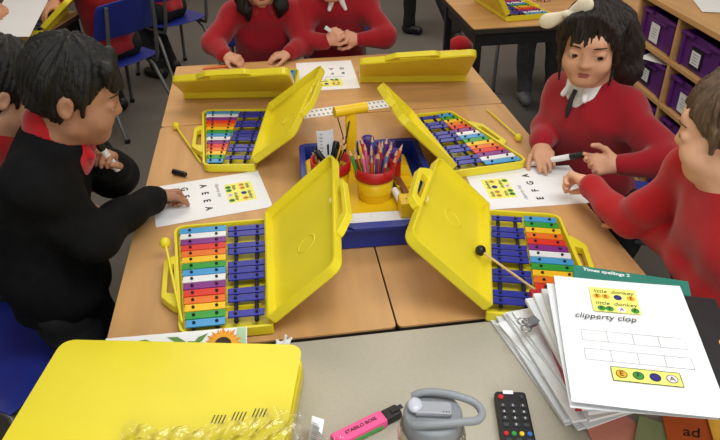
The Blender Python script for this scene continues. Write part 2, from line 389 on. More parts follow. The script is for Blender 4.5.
m_py = mat('print_yellow', (240, 236, 120), .6, .02)
m_red = mat('jumper_red', (152, 24, 36), .85, .05, 14, bump=.35, bscale=520, sheen=.25, spec=.15)
m_redb = mat('jumper_red_bright', (176, 27, 34), .85, .05, 14, bump=.35, bscale=520, sheen=.25, spec=.15)
m_jblack = mat('jacket_black', (17, 17, 19), .85, .12, 40, bump=.3, bscale=420, spec=.15)
m_trou = mat('trousers_charcoal', (44, 45, 48), .9, .1, 60, bump=.2, bscale=400, spec=.1)
m_troug = mat('trousers_grey', (88, 90, 92), .9, .1, 60, bump=.2, bscale=400, spec=.1)
m_collar = mat('shirt_white', (224, 224, 226), .8, .03)
m_hair = mat('hair_black', (16, 13, 12), .45, .3, 30, bump=.6, bscale=160, stretch=(4, 4, .6))
m_hairb = mat('hair_dark_brown', (34, 24, 19), .45, .35, 30, bump=.6, bscale=160, stretch=(4, 4, .6))
m_hairl = mat('hair_brown', (92, 70, 50), .5, .25, 40, bump=.6, bscale=180, stretch=(4, 4, .6))
m_purple = mat('tray_purple', (86, 32, 112), .4, .05)
m_navy = mat('tray_blue', (28, 48, 140), .38, .05)

# ------------------------------------------------------------------ setting
m = MB(); m.box((-.5, 1.6, -.02), (5.2, 9.2, .04)); tag(m.build('floor', m_carpet), kind='structure')
m_wall = mat('wall_cream', (214, 206, 190), .8, .02, 3)
for n_, c_, d_ in (('wall_right', (2.05, 1.6, 1.3), (.1, 9.0, 2.6)), ('wall_back', (-.5, 6.05, 1.3), (5.2, .1, 2.6)), ('wall_left', (-3.05, 1.6, 1.3), (.1, 9.0, 2.6)), ('wall_front', (-.5, -2.95, 1.3), (5.2, .1, 2.6))):
    m = MB(); m.box(c_, d_); tag(m.build(n_, m_wall), kind='structure')

# ------------------------------------------------------------------ tables
def table(loc, rz, w, d, label, top, apron=.0, group=None, legs_in=.035, edge=m_edge, z=TZ):
    t = empty('school_table', loc, rz, label, 'table', group)
    m = MB(); m.prism(round_poly([(-w / 2, -d / 2), (w / 2, -d / 2), (w / 2, d / 2), (-w / 2, d / 2)], .012, 3), z - .004, z); m.build('table_top', top, t)
    m = MB(); m.prism(round_poly([(-w / 2 - .001, -d / 2 - .001), (w / 2 + .001, -d / 2 - .001), (w / 2 + .001, d / 2 + .001), (-w / 2 - .001, d / 2 + .001)], .012, 3), z - .026, z - .0042); m.build('table_edging', edge, t)
    m = MB(); a = w / 2 - legs_in; b = d / 2 - legs_in
    for s in (-1, 1):
        m.box((0, s * b, z - .045 - apron / 2), (2 * a, .022, .034 + apron)); m.box((s * a, 0, z - .045 - apron / 2), (.022, 2 * b, .034 + apron))
    m.build('under_frame', m_black, t)
    for sx in (-1, 1):
        for sy in (-1, 1):
            m = MB(); m.box((sx * a, sy * b, (z - .03) / 2), (.034, .034, z - .03), bev=.004); m.build('leg', m_black, t)
    return t
W2, D1, D2 = 1.1735 / 2, 1.0845, .59
table((-W2 / 2 - .0005, D1 / 2, 0), 0, W2 - .003, D1 - .004, 'beech topped school table on the left, lengthwise, under the black jacketed boy\'s worksheet', m_wood)
table((W2 / 2 + .0005, D1 / 2, 0), 0, W2 - .003, D1 - .004, 'beech topped school table on the right, lengthwise, under the worksheet by the boy in red', m_wood)
table((0, D1 + D2 / 2 + .001, 0), 0, 2 * W2 - .003, D2 - .004, 'beech topped school table set crosswise, in front of the two children in red', m_wood_x)
table((1.335, 2.25, 0), 0, 1.2, .61, 'beech topped table with black frame in the background beyond the girl', m_wood_x, .03)
table((-1.79, 2.47, 0), R(-14), 1.2, .58, 'beech topped table in the background at top left, behind the dark haired boys', m_wood_x, .02)
# grey teacher's desk
t = empty('desk', (0, 0, 0), 0, 'grey laminate desk in the foreground under the papers and remote control', 'desk')
m = MB(); m.box((-.02, -.43, TZ - .0135), (1.28, .84, .027), bev=.003); m.build('desk_top', m_desk, t)
for x in (-.61, .57):
    m = MB(); m.box((x, -.43, (TZ - .03) / 2), (.03, .72, TZ - .03), bev=.003); m.build('side_panel', m_wood, t)
m = MB(); m.box((-.02, -.12, .42), (1.15, .018, .36)); m.build('back_panel', m_wood, t)

# ------------------------------------------------------------------ glockenspiels
WW, NW, LL = .236, .186, .405
def fx(y, e=0.): return -(NW + (WW - NW) * (y / LL + .5)) + e      # handle side of the case
def set_taper(nw):
    global NW
    NW = nw
def case_poly(mirror=1):
    h = LL / 2
    p = round_poly([(0, -h), (0, h), (-WW, h), (-NW, -h)], [.006, .006, .03, .03], 5)
    p = p if mirror == 1 else [(-x, y) for x, y in p][::-1]
    return p
def handle_mb(z0, z1, mirror=1):
    m = MB()
    o_ = (WW - NW) * .0 - .024; p0, p1 = .058, -.074
    a = round_poly([(fx(.088, .004), .088), (fx(p0, o_ - .002), p0), (fx(p1, o_ - .010), p1), (fx(-.130, .004), -.130)], [.012, .016, .02, .012], 5)
    b = round_poly([(fx(.046, -.004), .046), (fx(.042, o_ + .008), .042), (fx(-.060, o_ + .002), -.060), (fx(-.066, -.004), -.066)], [.004, .005, .005, .004], 5)
    if mirror != 1: a, b = [(-x, y) for x, y in a][::-1], [(-x, y) for x, y in b][::-1]
    m.prism(a, z0, z1, hole=b); return m
def shell(poly, h, floor, wall):
    """open box: outside z 0..h, floor thickness, wall thickness"""
    m = MB(); n = len(poly); lo = inset(poly, .003); inn = inset(poly, wall); inn2 = inset(poly, wall + .002)
    rings = [[(x, y, 0) for x, y in lo], [(x, y, .004) for x, y in poly], [(x, y, h) for x, y in poly], [(x, y, h) for x, y in inn], [(x, y, floor) for x, y in inn2]]
    vs = [p for r in rings for p in r]; fs = [tuple(range(n))[::-1], tuple(4 * n + i for i in range(n))]
    for k in range(4): fs += [(k * n + i, k * n + (i + 1) % n, (k + 1) * n + (i + 1) % n, (k + 1) * n + i) for i in range(n)]
    m.add(vs, fs); return m
HB, HL_ = .025, .024
def bevel_mod(o, w=.0015):
    b = o.modifiers.new('bevel', 'BEVEL'); b.width = w; b.segments = 2; b.limit_method = 'ANGLE'; b.angle_limit = R(50); return o
ORDER = ['light_blue', 'white', 'purple', 'red', 'orange', 'yellow', 'green']
SHARP = [0, 1, 3, 4, 6, 7, 8, 10, 11, 13]
def glock(yel):
    g = empty('glockenspiel')
    b = bevel_mod(shell(case_poly(), HB, .006, .006).build('case_base', yel, g))
    bevel_mod(handle_mb(.004, HB - .002).build('carry_handle', yel, g))
    for y in (-.12, 0, .12): rib = MB(); rib.box((-.10, y, .011), (.15, .004, .01)); rib.build('case_rib', yel, b)
    ry = []
    def rail(x0, y0, x1, y1, z): m = MB(); m.tube([(x0, y0, z), (x1, y1, z)], .0045, 8); m.build('rail', m_felt, g)
    pitch = .0248; y0 = LL / 2 - .027; yl = y0 - 14 * pitch
    no = lambda y: fx(y, .014); ni = lambda y: -.108 + .012 * (.5 - y / LL)
    so = lambda y: -.104 + .014 * (.5 - y / LL); si = lambda y: -.010 - .008 * (.5 - y / LL)
    q = lambda f, a, b, t: a(f) + (b(f) - a(f)) * t
    for a, bb, t in ((no, ni, .2), (no, ni, .8)): rail(q(y0, a, bb, t), y0 + .01, q(yl, a, bb, t), yl - .01, .0165)
    for a, bb, t in ((so, si, .22), (so, si, .78)): rail(q(y0, a, bb, t), y0, q(yl, a, bb, t), yl - .005, .0205)
    pm = MB(); pm.lathe([(.0034, 0), (.0034, .003), (.0022, .0048), (.0004, .0053)], 10); pin_me = pm.mesh('pin', m_pin)
    def bar(y, x0, x1, z, w, col):
        m = MB(); m.box((0, 0, 0), (x1 - x0, w, .0032), bev=.0007); o = m.build('bar', m_bars[col], g); o.location = ((x0 + x1) / 2, y, z)
        for s in (-1, 1): p = link('pin', pin_me, o); p.location = (s * (x1 - x0) * .29, 0, .0014)
    for i in range(15): y = y0 - i * pitch; bar(y, no(y), ni(y), .0230, .0222, ORDER[i % 7])
    for i in SHARP: y = y0 - (i + .5) * pitch; bar(y, so(y), si(y), .0270, .0205, 'blue')
    # lid, hinge at the origin edge (x = 0), built open flat to +x then turned up
    l = shell(case_poly(-1), HL_, .0035, .005).build('lid', yel, g); bevel_mod(l)
    bevel_mod(handle_mb(.004, HL_ - .002, -1).build('lid_handle', yel, l))
    m = MB(); m.lathe([(.026, .0034), (.026, .0042), (.022, .0042), (.022, .0034)], 28, Matrix.Translation((.105, -.03, 0)), caps=False); m.build('embossed_ring', yel, l)
    m = MB(); m.box((.20, .02, HL_ - .005), (.006, .016, .004), bev=.001); m.build('latch', mat('latch_clear', (236, 226, 150), .3), l)
    for y in (-.13, .13): m = MB(); m.cyl((0, y - .02, 0), (0, y + .02, 0), .0045); h = m.build('hinge', yel, g); h.location = (0, 0, HB)
    l.location = (0, 0, HB)
    return g, l
def place_glock(src, hx0, hy0, hx1, hy1, ang, label, z=TZ):
    """(hx0,hy0) wide end of the hinge, (hx1,hy1) narrow end; ang = lid above the horizontal"""
    g = copy_tree(src); d = Vector((hx0 - hx1, hy0 - hy1)).normalized(); g.location = ((hx0 + hx1) / 2, (hy0 + hy1) / 2, z + .0005); g.rotation_euler = (0, 0, math.atan2(-d.x, d.y))
    l = [c for c in g.children if c.name.startswith('lid')][0]; l.rotation_euler = (0, -R(ang), 0); l.location = (0.004, 0, HB + .001)
    tag(g, label, 'glockenspiel'); return g
g0, l0 = glock(m_yel); set_taper(.150); g1, l1 = glock(m_yel); set_taper(.186)
place_glock(g0, -.246, .418, -.250, .022, 41, 'open yellow glockenspiel in front of the black jacketed boy, nearest on the left')
place_glock(g0, .181, -.012, .297, .376, 43, 'open yellow glockenspiel beside the paper pile, with a black headed beater across its bars')
place_glock(g1, -.217, 1.125, -.281, .707, 36, 'open yellow glockenspiel behind the left worksheet, with a yellow beater leaning on its base')
place_glock(g1, .270, .582, .226, .985, 47, 'open yellow glockenspiel on the right, behind the worksheet by the girl')
pe = [at(296, 97.5, z=TZ), at(184, 99.5, z=TZ), at(470, 82, z=TZ), at(356, 83.5, z=TZ)]
place_glock(g1, pe[0].x, pe[0].y, pe[1].x, pe[1].y, 35, 'open yellow glockenspiel at the far left, seen from behind its raised lid')
place_glock(g1, pe[2].x, pe[2].y, pe[3].x, pe[3].y, 37, 'open yellow glockenspiel at the far right, seen from behind its raised lid')
place_glock(g0, .915, 2.02, .875, 2.42, 60, 'open yellow glockenspiel on the background table beyond the girl')
gi = place_glock(g0, -1.20, 2.60, -1.22, 2.20, 40, 'open yellow glockenspiel on the background table at top left')
def kill(o):
    for c in list(o.children): kill(c)
    bpy.data.objects.remove(o)
kill(g0); kill(g1)
# closed case on the desk
g = empty('glockenspiel_case', (-.43, -.17, TZ + .0005), 0, 'closed yellow glockenspiel case lying flat on the grey desk', 'glockenspiel case')
A0, A1 = at(70, 342, z=TZ + .062), at(294, 347, z=TZ + .062)
d = (A1 - A0).normalized(); mm = (A0 + A1) / 2; g.location = (mm.x, mm.y, TZ + .0005); g.rotation_euler = (0, 0, math.atan2(-d.x, d.y) )
def closed_poly(): h = .221; return round_poly([(0, -h), (0, h), (.255, h - .004), (.255, -h)], [.022, .022, .03, .03], 6)
b = bevel_mod(shell(closed_poly(), .034, .006, .006).build('case_base', m_yel, g))
mb_ = MB(); P_ = closed_poly(); n = len(P_); P1 = inset(P_, .002); P2 = inset(P_, .006)
rings = [[(x, y, .035) for x, y in P1], [(x, y, .037) for x, y in P_], [(x, y, .056) for x, y in P_], [(x, y, .0605) for x, y in P1], [(x, y, .062) for x, y in P2]]
vs = [p for r in rings for p in r]; fs = [tuple(range(n))[::-1], tuple(4 * n + i for i in range(n))]
for k in range(4): fs += [(k * n + i, k * n + (i + 1) % n, (k + 1) * n + (i + 1) % n, (k + 1) * n + i) for i in range(n)]
mb_.add(vs, fs); lid = mb_.build('lid', m_yel, g)
inv = g.matrix_basis.inverted() if False else (Matrix.Translation(g.location) @ Matrix.Rotation(g.rotation_euler.z, 4, 'Z')).inverted()
for k in range(3):
    for j in range(4):
        px = 211 + k * 20.5 + j * 3.6; py = 421.5 - k * 3.2
        a = inv @ at(px, py + 2, z=TZ + .0627); c = inv @ at(px + 4, py - 6.5, z=TZ + .0627)
        m = MB(); m.box((0, 0, 0), (.0018, .0008, (c - a).length), orient(a.lerp(c, .5), c)); m.build('vent_slot', m_pin, lid)
for y in (-.10, .10):
    m = MB(); m.cyl((-.002, y - .02, .0355), (-.002, y + .02, .0355), .004); m.build('hinge', m_yel, g)

# beaters
def beater(a, b, label, stick, head, r=.0125, rs=.0032):
    a, b = Vector(a), Vector(b); g = empty('beater', a, 0, label, 'beater'); b = b - a
    m = MB(); m.cyl((0, 0, 0), b, rs); m.build('stick', stick, g)
    m = MB(); m.sphere((0, 0, 0), (r, r, r * 1.05)); m.build('beater_head', head, g); return g
m_stickw = mat('stick_wood', (206, 176, 120), .5, .08)
beater(at(176, 126, z=TZ + .0135), at(201, 163, z=TZ + .004), 'yellow beater with ball head lying on the table left of the far left bars', m_yel, m_yel)
beater((.535, .785, TZ + .0135), (.511, 1.031, TZ + .004), 'yellow beater lying on the table right of the glockenspiel by the girl', m_yel, m_yel)
beater(at(480.5, 250.5, z=TZ + .062), at(545, 297, z=TZ + .048), 'wooden beater with black ball head resting across blue bars', m_stickw, m_pin, .012, .0028)
beater(at(165, 243, z=TZ + .048), at(182, 322, z=TZ + .034), 'yellow beater resting along the handle edge beside the black jacketed boy', m_yel, m_yel, .013)

# ------------------------------------------------------------------ worksheets
def sheet_obj(name, w, h, loc, rz, label, cat='worksheet', m_=None, curl=0., th=.0006, rx=0., ry=0., group=None, seed=0, gloss=False):
    n = 10; mb = MB(); vs = []; fs = []
    zf = lambda u, v: curl * ((u * .9 + seed % 3 * .3) ** 2 * .5 + .35 * math.sin(3 * v + seed) * u + .5 * v * v)
    for top in (1, 0):
        for i in range(n + 1):
            for j in range(n + 1):
                u, v = i / n * 2 - 1, j / n * 2 - 1; vs.append((u * w / 2, v * h / 2, zf(u, v) + (th if top else 0)))
    N = (n + 1) ** 2
    for i in range(n):
        for j in range(n):
            a = i * (n + 1) + j; fs += [(a, a + n + 1, a + n + 2, a + 1), (N + a + 1, N + a + n + 2, N + a + n + 1, N + a)]
    for k in range(n):
        for (p, q) in ((k, k + 1), (n * (n + 1) + k + 1, n * (n + 1) + k)): fs.append((p, q, N + q, N + p))
        for (p, q) in (((k + 1) * (n + 1), k * (n + 1)), (k * (n + 1) + n, (k + 1) * (n + 1) + n)): fs.append((p, q, N + q, N + p))
    mb.add(vs, fs, None, False); me = mb.mesh(name, m_ or m_white); o = link(name, me); o.location = loc; o.rotation_euler = (rx, ry, rz); tag(o, label, cat, group); return o
def patch(parent, name, x, y, w, h, z, m_, rz=0.):
    m = MB(); m.box((0, 0, 0), (w, h, .0003)); o = m.build(name, m_, parent); o.location = (x, y, z); o.rotation_euler = (0, 0, rz); return o
def dot(parent, x, y, r, z, m_, letter=None, ink=None, ring=None):
    m = MB(); m.lathe([(r, 0), (r, .0003)], 20); o = m.build('printed_dot', m_, parent); o.location = (x, y, z)
    if ring: m = MB(); m.lathe([(r, 0), (r, .0005), (r * .88, .0005), (r * .88, 0)], 20, caps=False); m.build('dot_outline', ring, o)
    if letter: text(letter, r * 1.5, ink or m_ink, o, Matrix.Translation((0, 0, .0005)), 'printed_letter')
    return o
DC = dict(E=mat('dot_amber', (226, 168, 50), .6), D=mat('dot_orange', (226, 150, 60), .6), F=mat('dot_green', (60, 140, 60), .6), B=mat('dot_navy', (40, 40, 120), .6), A=mat('dot_pale', (236, 222, 232), .6))
def donkey_block(o, x, y, w, h, z, sc=1., tx=True):
    patch(o, 'printed_panel', x, y, w, h, z, m_py); r = h * .105
    rows = [((-.36, 'E'), (-.18, 'E'), (.08, 'B'), (.36, 'E')), ((-.32, 'F'), (-.15, 'F'), (.10, 'A'), (.38, 'F'))]
    for k, row in enumerate(rows):
        yy = y + h * (.12 - .5 * k)
        for fx_, c in row: dot(o, x + fx_ * w, yy, r, z + .0003, DC[c], c if c != 'B' else None, m_ink)
        if tx:
            text('little', h * .20, m_ink, o, Matrix.Translation((x - .28 * w, yy + h * .21, z + .0004)), 'printed_word', .2)
            text('donkey', h * .20, m_ink, o, Matrix.Translation((x + .2 * w, yy + h * .21, z + .0004)), 'printed_word', .2)
def work(loc, rz, label, letters, w=.213, h=.302, rows=2):
    o = sheet_obj('worksheet', w, h, loc, rz, label); z = .0008
    donkey_block(o, 0, h * .27, .105, .075, z)
    text('clipperty clop', .014, m_inkg, o, Matrix.Translation((-.03, h * .085, z)), 'printed_word', .25)
    for k in range(rows):
        for i, c in enumerate(letters[k]):
            text(c, .026, m_ink, o, Matrix.Translation((-.066 + .042 * i, -.012 - .052 * k, z)), 'cut_out_letter', bold=.0008)
    return o
P0, P1, P2 = Vector((-.271, .735)), Vector((-.237, .508)), Vector((-.552, .453))
c = (P0 + P2) / 2; d = (P0 - P1).normalized()
wl = work((c.x, c.y, TZ + .0006), math.atan2(d.y, d.x) - R(180) , 'white worksheet with black letters under the hand of the boy in the black jacket', ('AEEA', 'GE')) 
wl.rotation_euler[2] = math.atan2(-.055, .315) * -1 - R(90) - R(0)
work((.466, .508, TZ + .0006), R(88), 'white worksheet with black letters under the pen of the boy in red', ('EFGA', ''), .210, .312)
work((.004, 1.468, TZ + .0006), R(179), 'white worksheet between the two far yellow lids', ('EFE', 'GA'), .225, .31)

# number strip
st = empty('number_strip', at(338, 110, z=TZ + .001), R(9), 'white printed number strip lying behind the caddy', 'number strip')
m = MB(); m.box((0, 0, 0), (.36, .068, .0014)); s_ = m.build('strip', m_white, st)
for k in range(22):
    for q in (-1, 1): patch(s_, 'printed_mark', -.168 + k * .016, q * .017, .007, .014, .0009, m_inkg)

# black pen cap
m = MB(); p = at(179, 173, z=TZ + .009); m.cyl((-.017, .012, 0), (.017, -.010, 0), .0085, .0075, 18); m.sphere((.017, -.010, 0), .0072); o = m.build('pen_cap', m_pin); o.location = p; tag(o, 'black marker pen cap lying on the table behind the left worksheet', 'pen cap')
# ------------------------------------------------------------------ caddy in the middle of the table
wl.location = (-.403, .5955, TZ + .0006); wl.rotation_euler = (0, 0, R(-80))
T_ = empty('storage_tray', (.018, .515, TZ + .0005), R(-2), 'blue plastic tray holding the pencil pots between the four sets of bars', 'tray')
tp = round_poly([(-.165, -.228), (.165, -.228), (.165, .228), (-.165, .228)], .02, 5)
bevel_mod(shell(tp, .060, .004, .006).build('tray_body', m_navy, T_))
m = MB(); m.prism(round_poly([(-.175, -.238), (.175, -.238), (.175, .238), (-.175, .238)], .025, 5), .054, .060, hole=inset(round_poly([(-.175, -.238), (.175, -.238), (.175, .238), (-.175, .238)], .025, 5), .014)); bevel_mod(m.build('rim', m_navy, T_))
m = MB(); m.prism(round_poly([(-.06, -.242), (.06, -.242), (.085, -.215), (-.085, -.215)], .004, 3), .0595, .066); m.build('front_lip', m_navy, T_)
cad = empty('desk_tidy', (-.005, .56, TZ + .005), R(-2), 'yellow desk tidy with a T shaped carrying handle standing in the blue tray', 'desk tidy')
m = MB(); m.prism(round_poly([(-.135, -.185), (.085, -.185), (.155, -.10), (.155, .15), (-.135, .15)], .025, 5), 0, .03); o = bevel_mod(m.build('tidy_base', m_yel_d, cad), .004)
for q in range(3): m = MB(); m.box((.115, -.06 + q * .07, .034), (.06, .005, .012), bev=.002); m.build('divider', m_yel_d, o)
text('SMART', .014, mat('print_green', (20, 90, 50), .6), o, frame((1, 0, 0), (0, .35, .94), (0, -.94, .35), (-.06, -.1856, .016)), 'lettering', bold=.0006)
m = MB(); m.box((-.008, .055, .115), (.028, .018, .19), bev=.006); m.build('handle_stem', m_yel_d, cad)
m = MB(); m.cyl((-.052, .043, .214), (.036, .067, .214), .0145, n=24); m.build('handle_grip', m_yel_d, cad)
m_potred = mat('pot_red', (186, 26, 30), .4)
def pot(x, y, label, r=.05, h=.092, zb=TZ + .0355):
    p = empty('pencil_pot', (x, y, zb), 0, label, 'pencil pot')
    m = MB(); m.lathe([(r * .84, 0), (r * .86, .002), (r, h * .72), (r * .94, h * .72), (r * .80, .004)], 36); m.build('pot_body', m_yel_d, p)
    m = MB(); m.lathe([(r * 1.0, h * .66), (r * 1.04, h * .68), (r * 1.05, h), (r * .97, h), (r * .90, .02), (r * .5, .012)], 36, caps=False); m.build('pot_liner', m_potred, p); return p
PR, PL = Vector((.030, .470)), Vector((-.078, .520))
pot(PR.x, PR.y, 'yellow pot with red rim full of coloured pencils, in the blue tray'); pot(PL.x, PL.y, 'yellow pot with red rim holding striped pencils and board pens, in the blue tray')
m_woodtip = mat('pencil_wood', (214, 170, 130), .6)
PC = {'red': (196, 32, 44), 'orange': (232, 110, 44), 'blue': (36, 96, 170), 'light blue': (70, 150, 200), 'green': (60, 150, 56), 'yellow': (236, 200, 60), 'pink': (226, 110, 150), 'purple': (110, 50, 130), 'brown': (120, 72, 48), 'dark green': (24, 84, 50)}
def pencil(a, b, col, label, group, stripe=None, r=.0041):
    a, b = Vector(a), Vector(b); g = empty('pencil', a, 0, label, 'pencil', group); d = b - a; L = d.length; M = orient((0, 0, 0), d)
    mc = mat('pencil_' + col.replace(' ', '_'), PC.get(col, (30, 30, 32)), .4)
    m = MB(); m.lathe([(r, 0), (r, L - .018)], 6, M, smooth=False)
    if stripe:
        me_m = [mc, mat('pencil_stripe', (232, 190, 40), .4)]; me = m.mesh('barrel', me_m)
        for p in me.polygons:
            if p.index % 2 == 0 and len(p.vertices) == 4: p.material_index = 1
        link('barrel', me, g)
    else: m.build('barrel', mc, g)
    m = MB(); m.lathe([(r, L - .018), (.0013, L - .004)], 10, M, smooth=False); m.build('sharpened_end', m_woodtip, g)
    m = MB(); m.lathe([(.0013, L - .004), (.0002, L)], 8, M, smooth=False); m.build('lead', mc, g)
cols = ['red', 'blue', 'orange', 'light blue', 'pink', 'red',
        'pink', 'orange', 'blue', 'yellow', 'light blue', 'orange', 'green', 'red', 'red', 'purple', 'dark green', 'brown', 'red', 'blue', 'pink', 'orange', 'yellow', 'red', 'purple', 'green']
for i, c in enumerate(cols):
    a = i * 2.39996; rr = .034 * math.sqrt((i + .5) / len(cols)); L = .140 + .013 * math.sin(i * 5.1)
    b0 = Vector((PR.x + rr * .8 * math.cos(a), PR.y + rr * .8 * math.sin(a), TZ + .041)); dr = Vector((math.cos(a) * .35 * rr / .034 + .04, math.sin(a) * .28 * rr / .034, 1)).normalized()
    pencil(b0, b0 + dr * L, c, c + ' coloured pencil standing in the right red rimmed pot', c + ' coloured pencils in the right pot')
for i, (dx, dy) in enumerate([(-.75, .62), (-.90, .75), (-.62, .85), (-.80, .95), (.34, -.1), (.42, -.06), (.30, .06), (.38, .1), (.26, -.16)]):
    b0 = Vector((PL.x - dx * .03, PL.y - dy * .03, TZ + .041)); dr = Vector((dx, dy, 1)).normalized(); sd = 'left' if dx < 0 else 'right'
    pencil(b0 + dr * .003, b0 + dr * (.125 + .004 * i), 'black', 'black and yellow striped pencil leaning %s in the left pot' % sd, 'striped pencils leaning %s in the left pot' % sd, True)
m_penw = mat('pen_white', (226, 228, 230), .3)
def board_pen(a, b, label, cap=True, rad=.0085, group=None, cat='board pen', caplen=.042, parent_kw=None):
    a, b = Vector(a), Vector(b); g = empty('board_pen', a, 0, label, cat, group); d = b - a; L = d.length; M = orient((0, 0, 0), d)
    m = MB(); m.lathe([(rad * .9, 0), (rad, .002), (rad, L - caplen)], 18, M); m.build('barrel', m_penw, g)
    m = MB(); m.lathe([(rad * 1.08, L - caplen), (rad * 1.08, L - .003), (rad * .85, L)], 18, M); m.build('cap', m_pin, g); return g
for dx, dy, L, lab in ((-.62, .20, .125, 'white board pen with black cap leaning left in the left pot, second from the ruler'), (-.46, .3, .13, 'white board pen with black cap leaning left in the left pot, next to the ruler'), (.26, .24, .13, 'white board pen with black cap beside the handle stem'), (.36, .12, .115, 'shorter white board pen with black cap beside the handle stem')):
    b0 = Vector((PL.x - dx * .05, PL.y - dy * .03, TZ + .043)); board_pen(b0, b0 + Vector((dx, dy, 1)).normalized() * L, lab)
b0 = Vector((PL.x + .02, PL.y + .012, TZ + .05)); m = MB(); m.cyl(b0, b0 + Vector((.05, .09, .165)), .0022); tag(m.build('thin_pen', m_pin), 'thin black pen reaching up beside the yellow grip', 'pen')
pencil(at(203, 68.5, z=TZ + .0045), at(232, 65.5, z=TZ + .0045), 'orange', 'orange pencil lying at the far left corner of the tables', None)
# wide white ruler
rl = empty('ruler', (PL.x - .006, PL.y - .004, TZ + .045), R(8), 'wide white plastic ruler standing in the left pot', 'ruler')
m = MB()
for k in range(8):
    a0, a1 = -.9 + k * .225, -.9 + (k + 1) * .225; r_ = .028
    m.add([(r_ * math.sin(a), .02 - r_ * math.cos(a) * .6 + z * .1, z) for z in (0, .155) for a in (a0, a1)], [(0, 1, 3, 2)])
o = m.build('ruler_blade', mat('ruler_white', (206, 210, 218), .35), rl); s_ = o.modifiers.new('solid', 'SOLIDIFY'); s_.thickness = .002
for k in range(14):
    m = MB(); m.box((0, 0, 0), (.009 if k % 3 == 0 else .005, .0006, .0011)); q = m.build('graduation', m_ink, rl); q.location = (-.012, .02 - .026 * .6 * math.cos(.45) - .0022 + (.03 + k * .009) * .1, .03 + k * .009); q.rotation_euler = (0, 0, -.3)
m = MB(); m.box((0, 0, 0), (.005, .0006, .03)); q = m.build('ruler_print', m_ink, rl); q.location = (.004, .02 - .026 * .6 - .0018 + .01, .105)
# purple glue sticks
m_gl = mat('glue_purple', (70, 40, 120), .35)
for x, y, h, lab in ((.035, .620, .098, 'purple glue stick nearest the handle stem, back of the tray'), (.062, .580, .095, 'purple glue stick just behind the coloured pencils'), (.100, .56, .082, 'purple glue stick with red barrel, rightmost behind the coloured pencils'), (.095, .62, .080, 'purple glue stick at the back right of the tray')):
    g = empty('glue_stick', (x, y, TZ + .0355), 0, lab, 'glue stick')
    m = MB(); m.lathe([(.016, 0), (.016, h * .62)], 22); m.build('barrel', m_potred if 'red' in lab else m_gl, g)
    m = MB(); m.lathe([(.0172, h * .62), (.0172, h - .002), (.0155, h), (.0128, h), (.0122, h - .003), (.0005, h - .003)], 22); m.build('cap', m_gl, g)
# near strip of the tray
for k, (x, w) in enumerate(((-.10, .056), (-.041, .056), (.018, .056), (.077, .056))):
    m = MB(); m.box((0, 0, 0), (w, .066, .046), bev=.001); o = m.build('card_block', m_paperw); o.location = (.012 + x * .95, .333 - x * .035, TZ + .0285); o.rotation_euler = (0, 0, R(-2)); tag(o, 'white card stack at the front of the blue tray, %s' % ('partly under the yellow lid', 'second from the left', 'below the coloured pencil pot', 'under the small yellow box')[k], 'card stack', 'card stacks at the front of the tray')
bx = empty('small_box', (.092, .350, TZ + .0525), R(-2), 'small yellow box with black print at the front of the blue tray', 'box')
m = MB(); m.box((0, 0, .02), (.042, .05, .04), bev=.003); b_ = m.build('box_body', m_yel_d, bx); text('do', .024, m_ink, b_, Matrix.Translation((.004, .002, .0405)) @ Matrix.Rotation(R(90), 4, 'Z'), 'lettering', bold=.0006)
board_pen((.088, .385, TZ + .05), (.075, .500, TZ + .058), 'white capped board pen lying behind the small yellow box', rad=.009)
m = MB(); m.box((0, 0, 0), (.016, .17, .005), bev=.001); o = m.build('wooden_ruler', mat('ruler_brown', (128, 76, 44), .5)); o.location = (.110, .475, TZ + .043); o.rotation_euler = (0, 0, R(5)); tag(o, 'brown wooden ruler lying along the right of the tray', 'ruler')

# ------------------------------------------------------------------ paper pile on the desk
z = TZ + .0004; up17 = R(-17.5)
base_rot = [9, 11, 6, 13, 8, 4, 10, 7]
nm = ['lowest', 'second lowest', 'third lowest', 'fourth lowest', 'fifth lowest', 'sixth lowest', 'seventh lowest', 'eighth lowest']
m_papers = [mat('paper_grey_a', (214, 217, 222), .6, .01, 8), mat('paper_grey_b', (228, 230, 233), .6, .01, 8)]
def stack_block(name, w, h, t, x, y, rz, m_, label, cat):
    global z
    m = MB(); m.box((0, 0, 0), (w, h, t), bev=min(.001, t * .3)); o = m.build(name, m_); o.location = (x, y, z + t / 2); o.rotation_euler = (0, 0, R(rz)); z += t + .0004; return tag(o, label, cat)
for i in range(8):
    t = (.006, .004, .007, .003, .006, .005, .004, .006)[i]
    stack_block('paper_stack', .212, .285, t, .318 + .006 * math.sin(i * 2.2) + .004 * i, -.142 - .003 * i + .006 * math.cos(i * 3), base_rot[i], m_papers[i % 2], '%s bundle of white sheets in the paper pile by the remote control' % nm[i], 'paper bundle')
stack_block('folder', .225, .31, .014, .372, -.158, -6, mat('folder_red', (172, 28, 40), .45), 'red folder in the middle of the paper pile', 'folder')
zf = z
stack_block('folder', .215, .30, .012, .385, -.17, -9, mat('folder_dark', (44, 46, 48), .5), 'dark grey folder low in the paper pile, above the red one', 'folder')
for i in range(3): stack_block('paper_stack', .212, .290, .008, .352 + .003 * i, -.188 - .006 * i, 0 - 5 * i, m_papers[i % 2], ('lower', 'middle', 'upper')[i] + ' bundle of white sheets between the dark folders', 'paper bundle')
bk = stack_block('book', .215, .285, .016, .402, -.168, -24, mat('book_teal', (44, 128, 112), .5), 'teal spelling book near the top of the paper pile', 'book')
text('Times spellings 2', .013, m_white, bk, Matrix.Translation((-.045, .131, .0085)), 'cover_title', bold=.0003)
dk = stack_block('folder', .225, .29, .010, .416, -.250, -19, mat('folder_black', (36, 38, 40), .5), 'black folder just under the top sheets, sticking out at the right', 'folder')
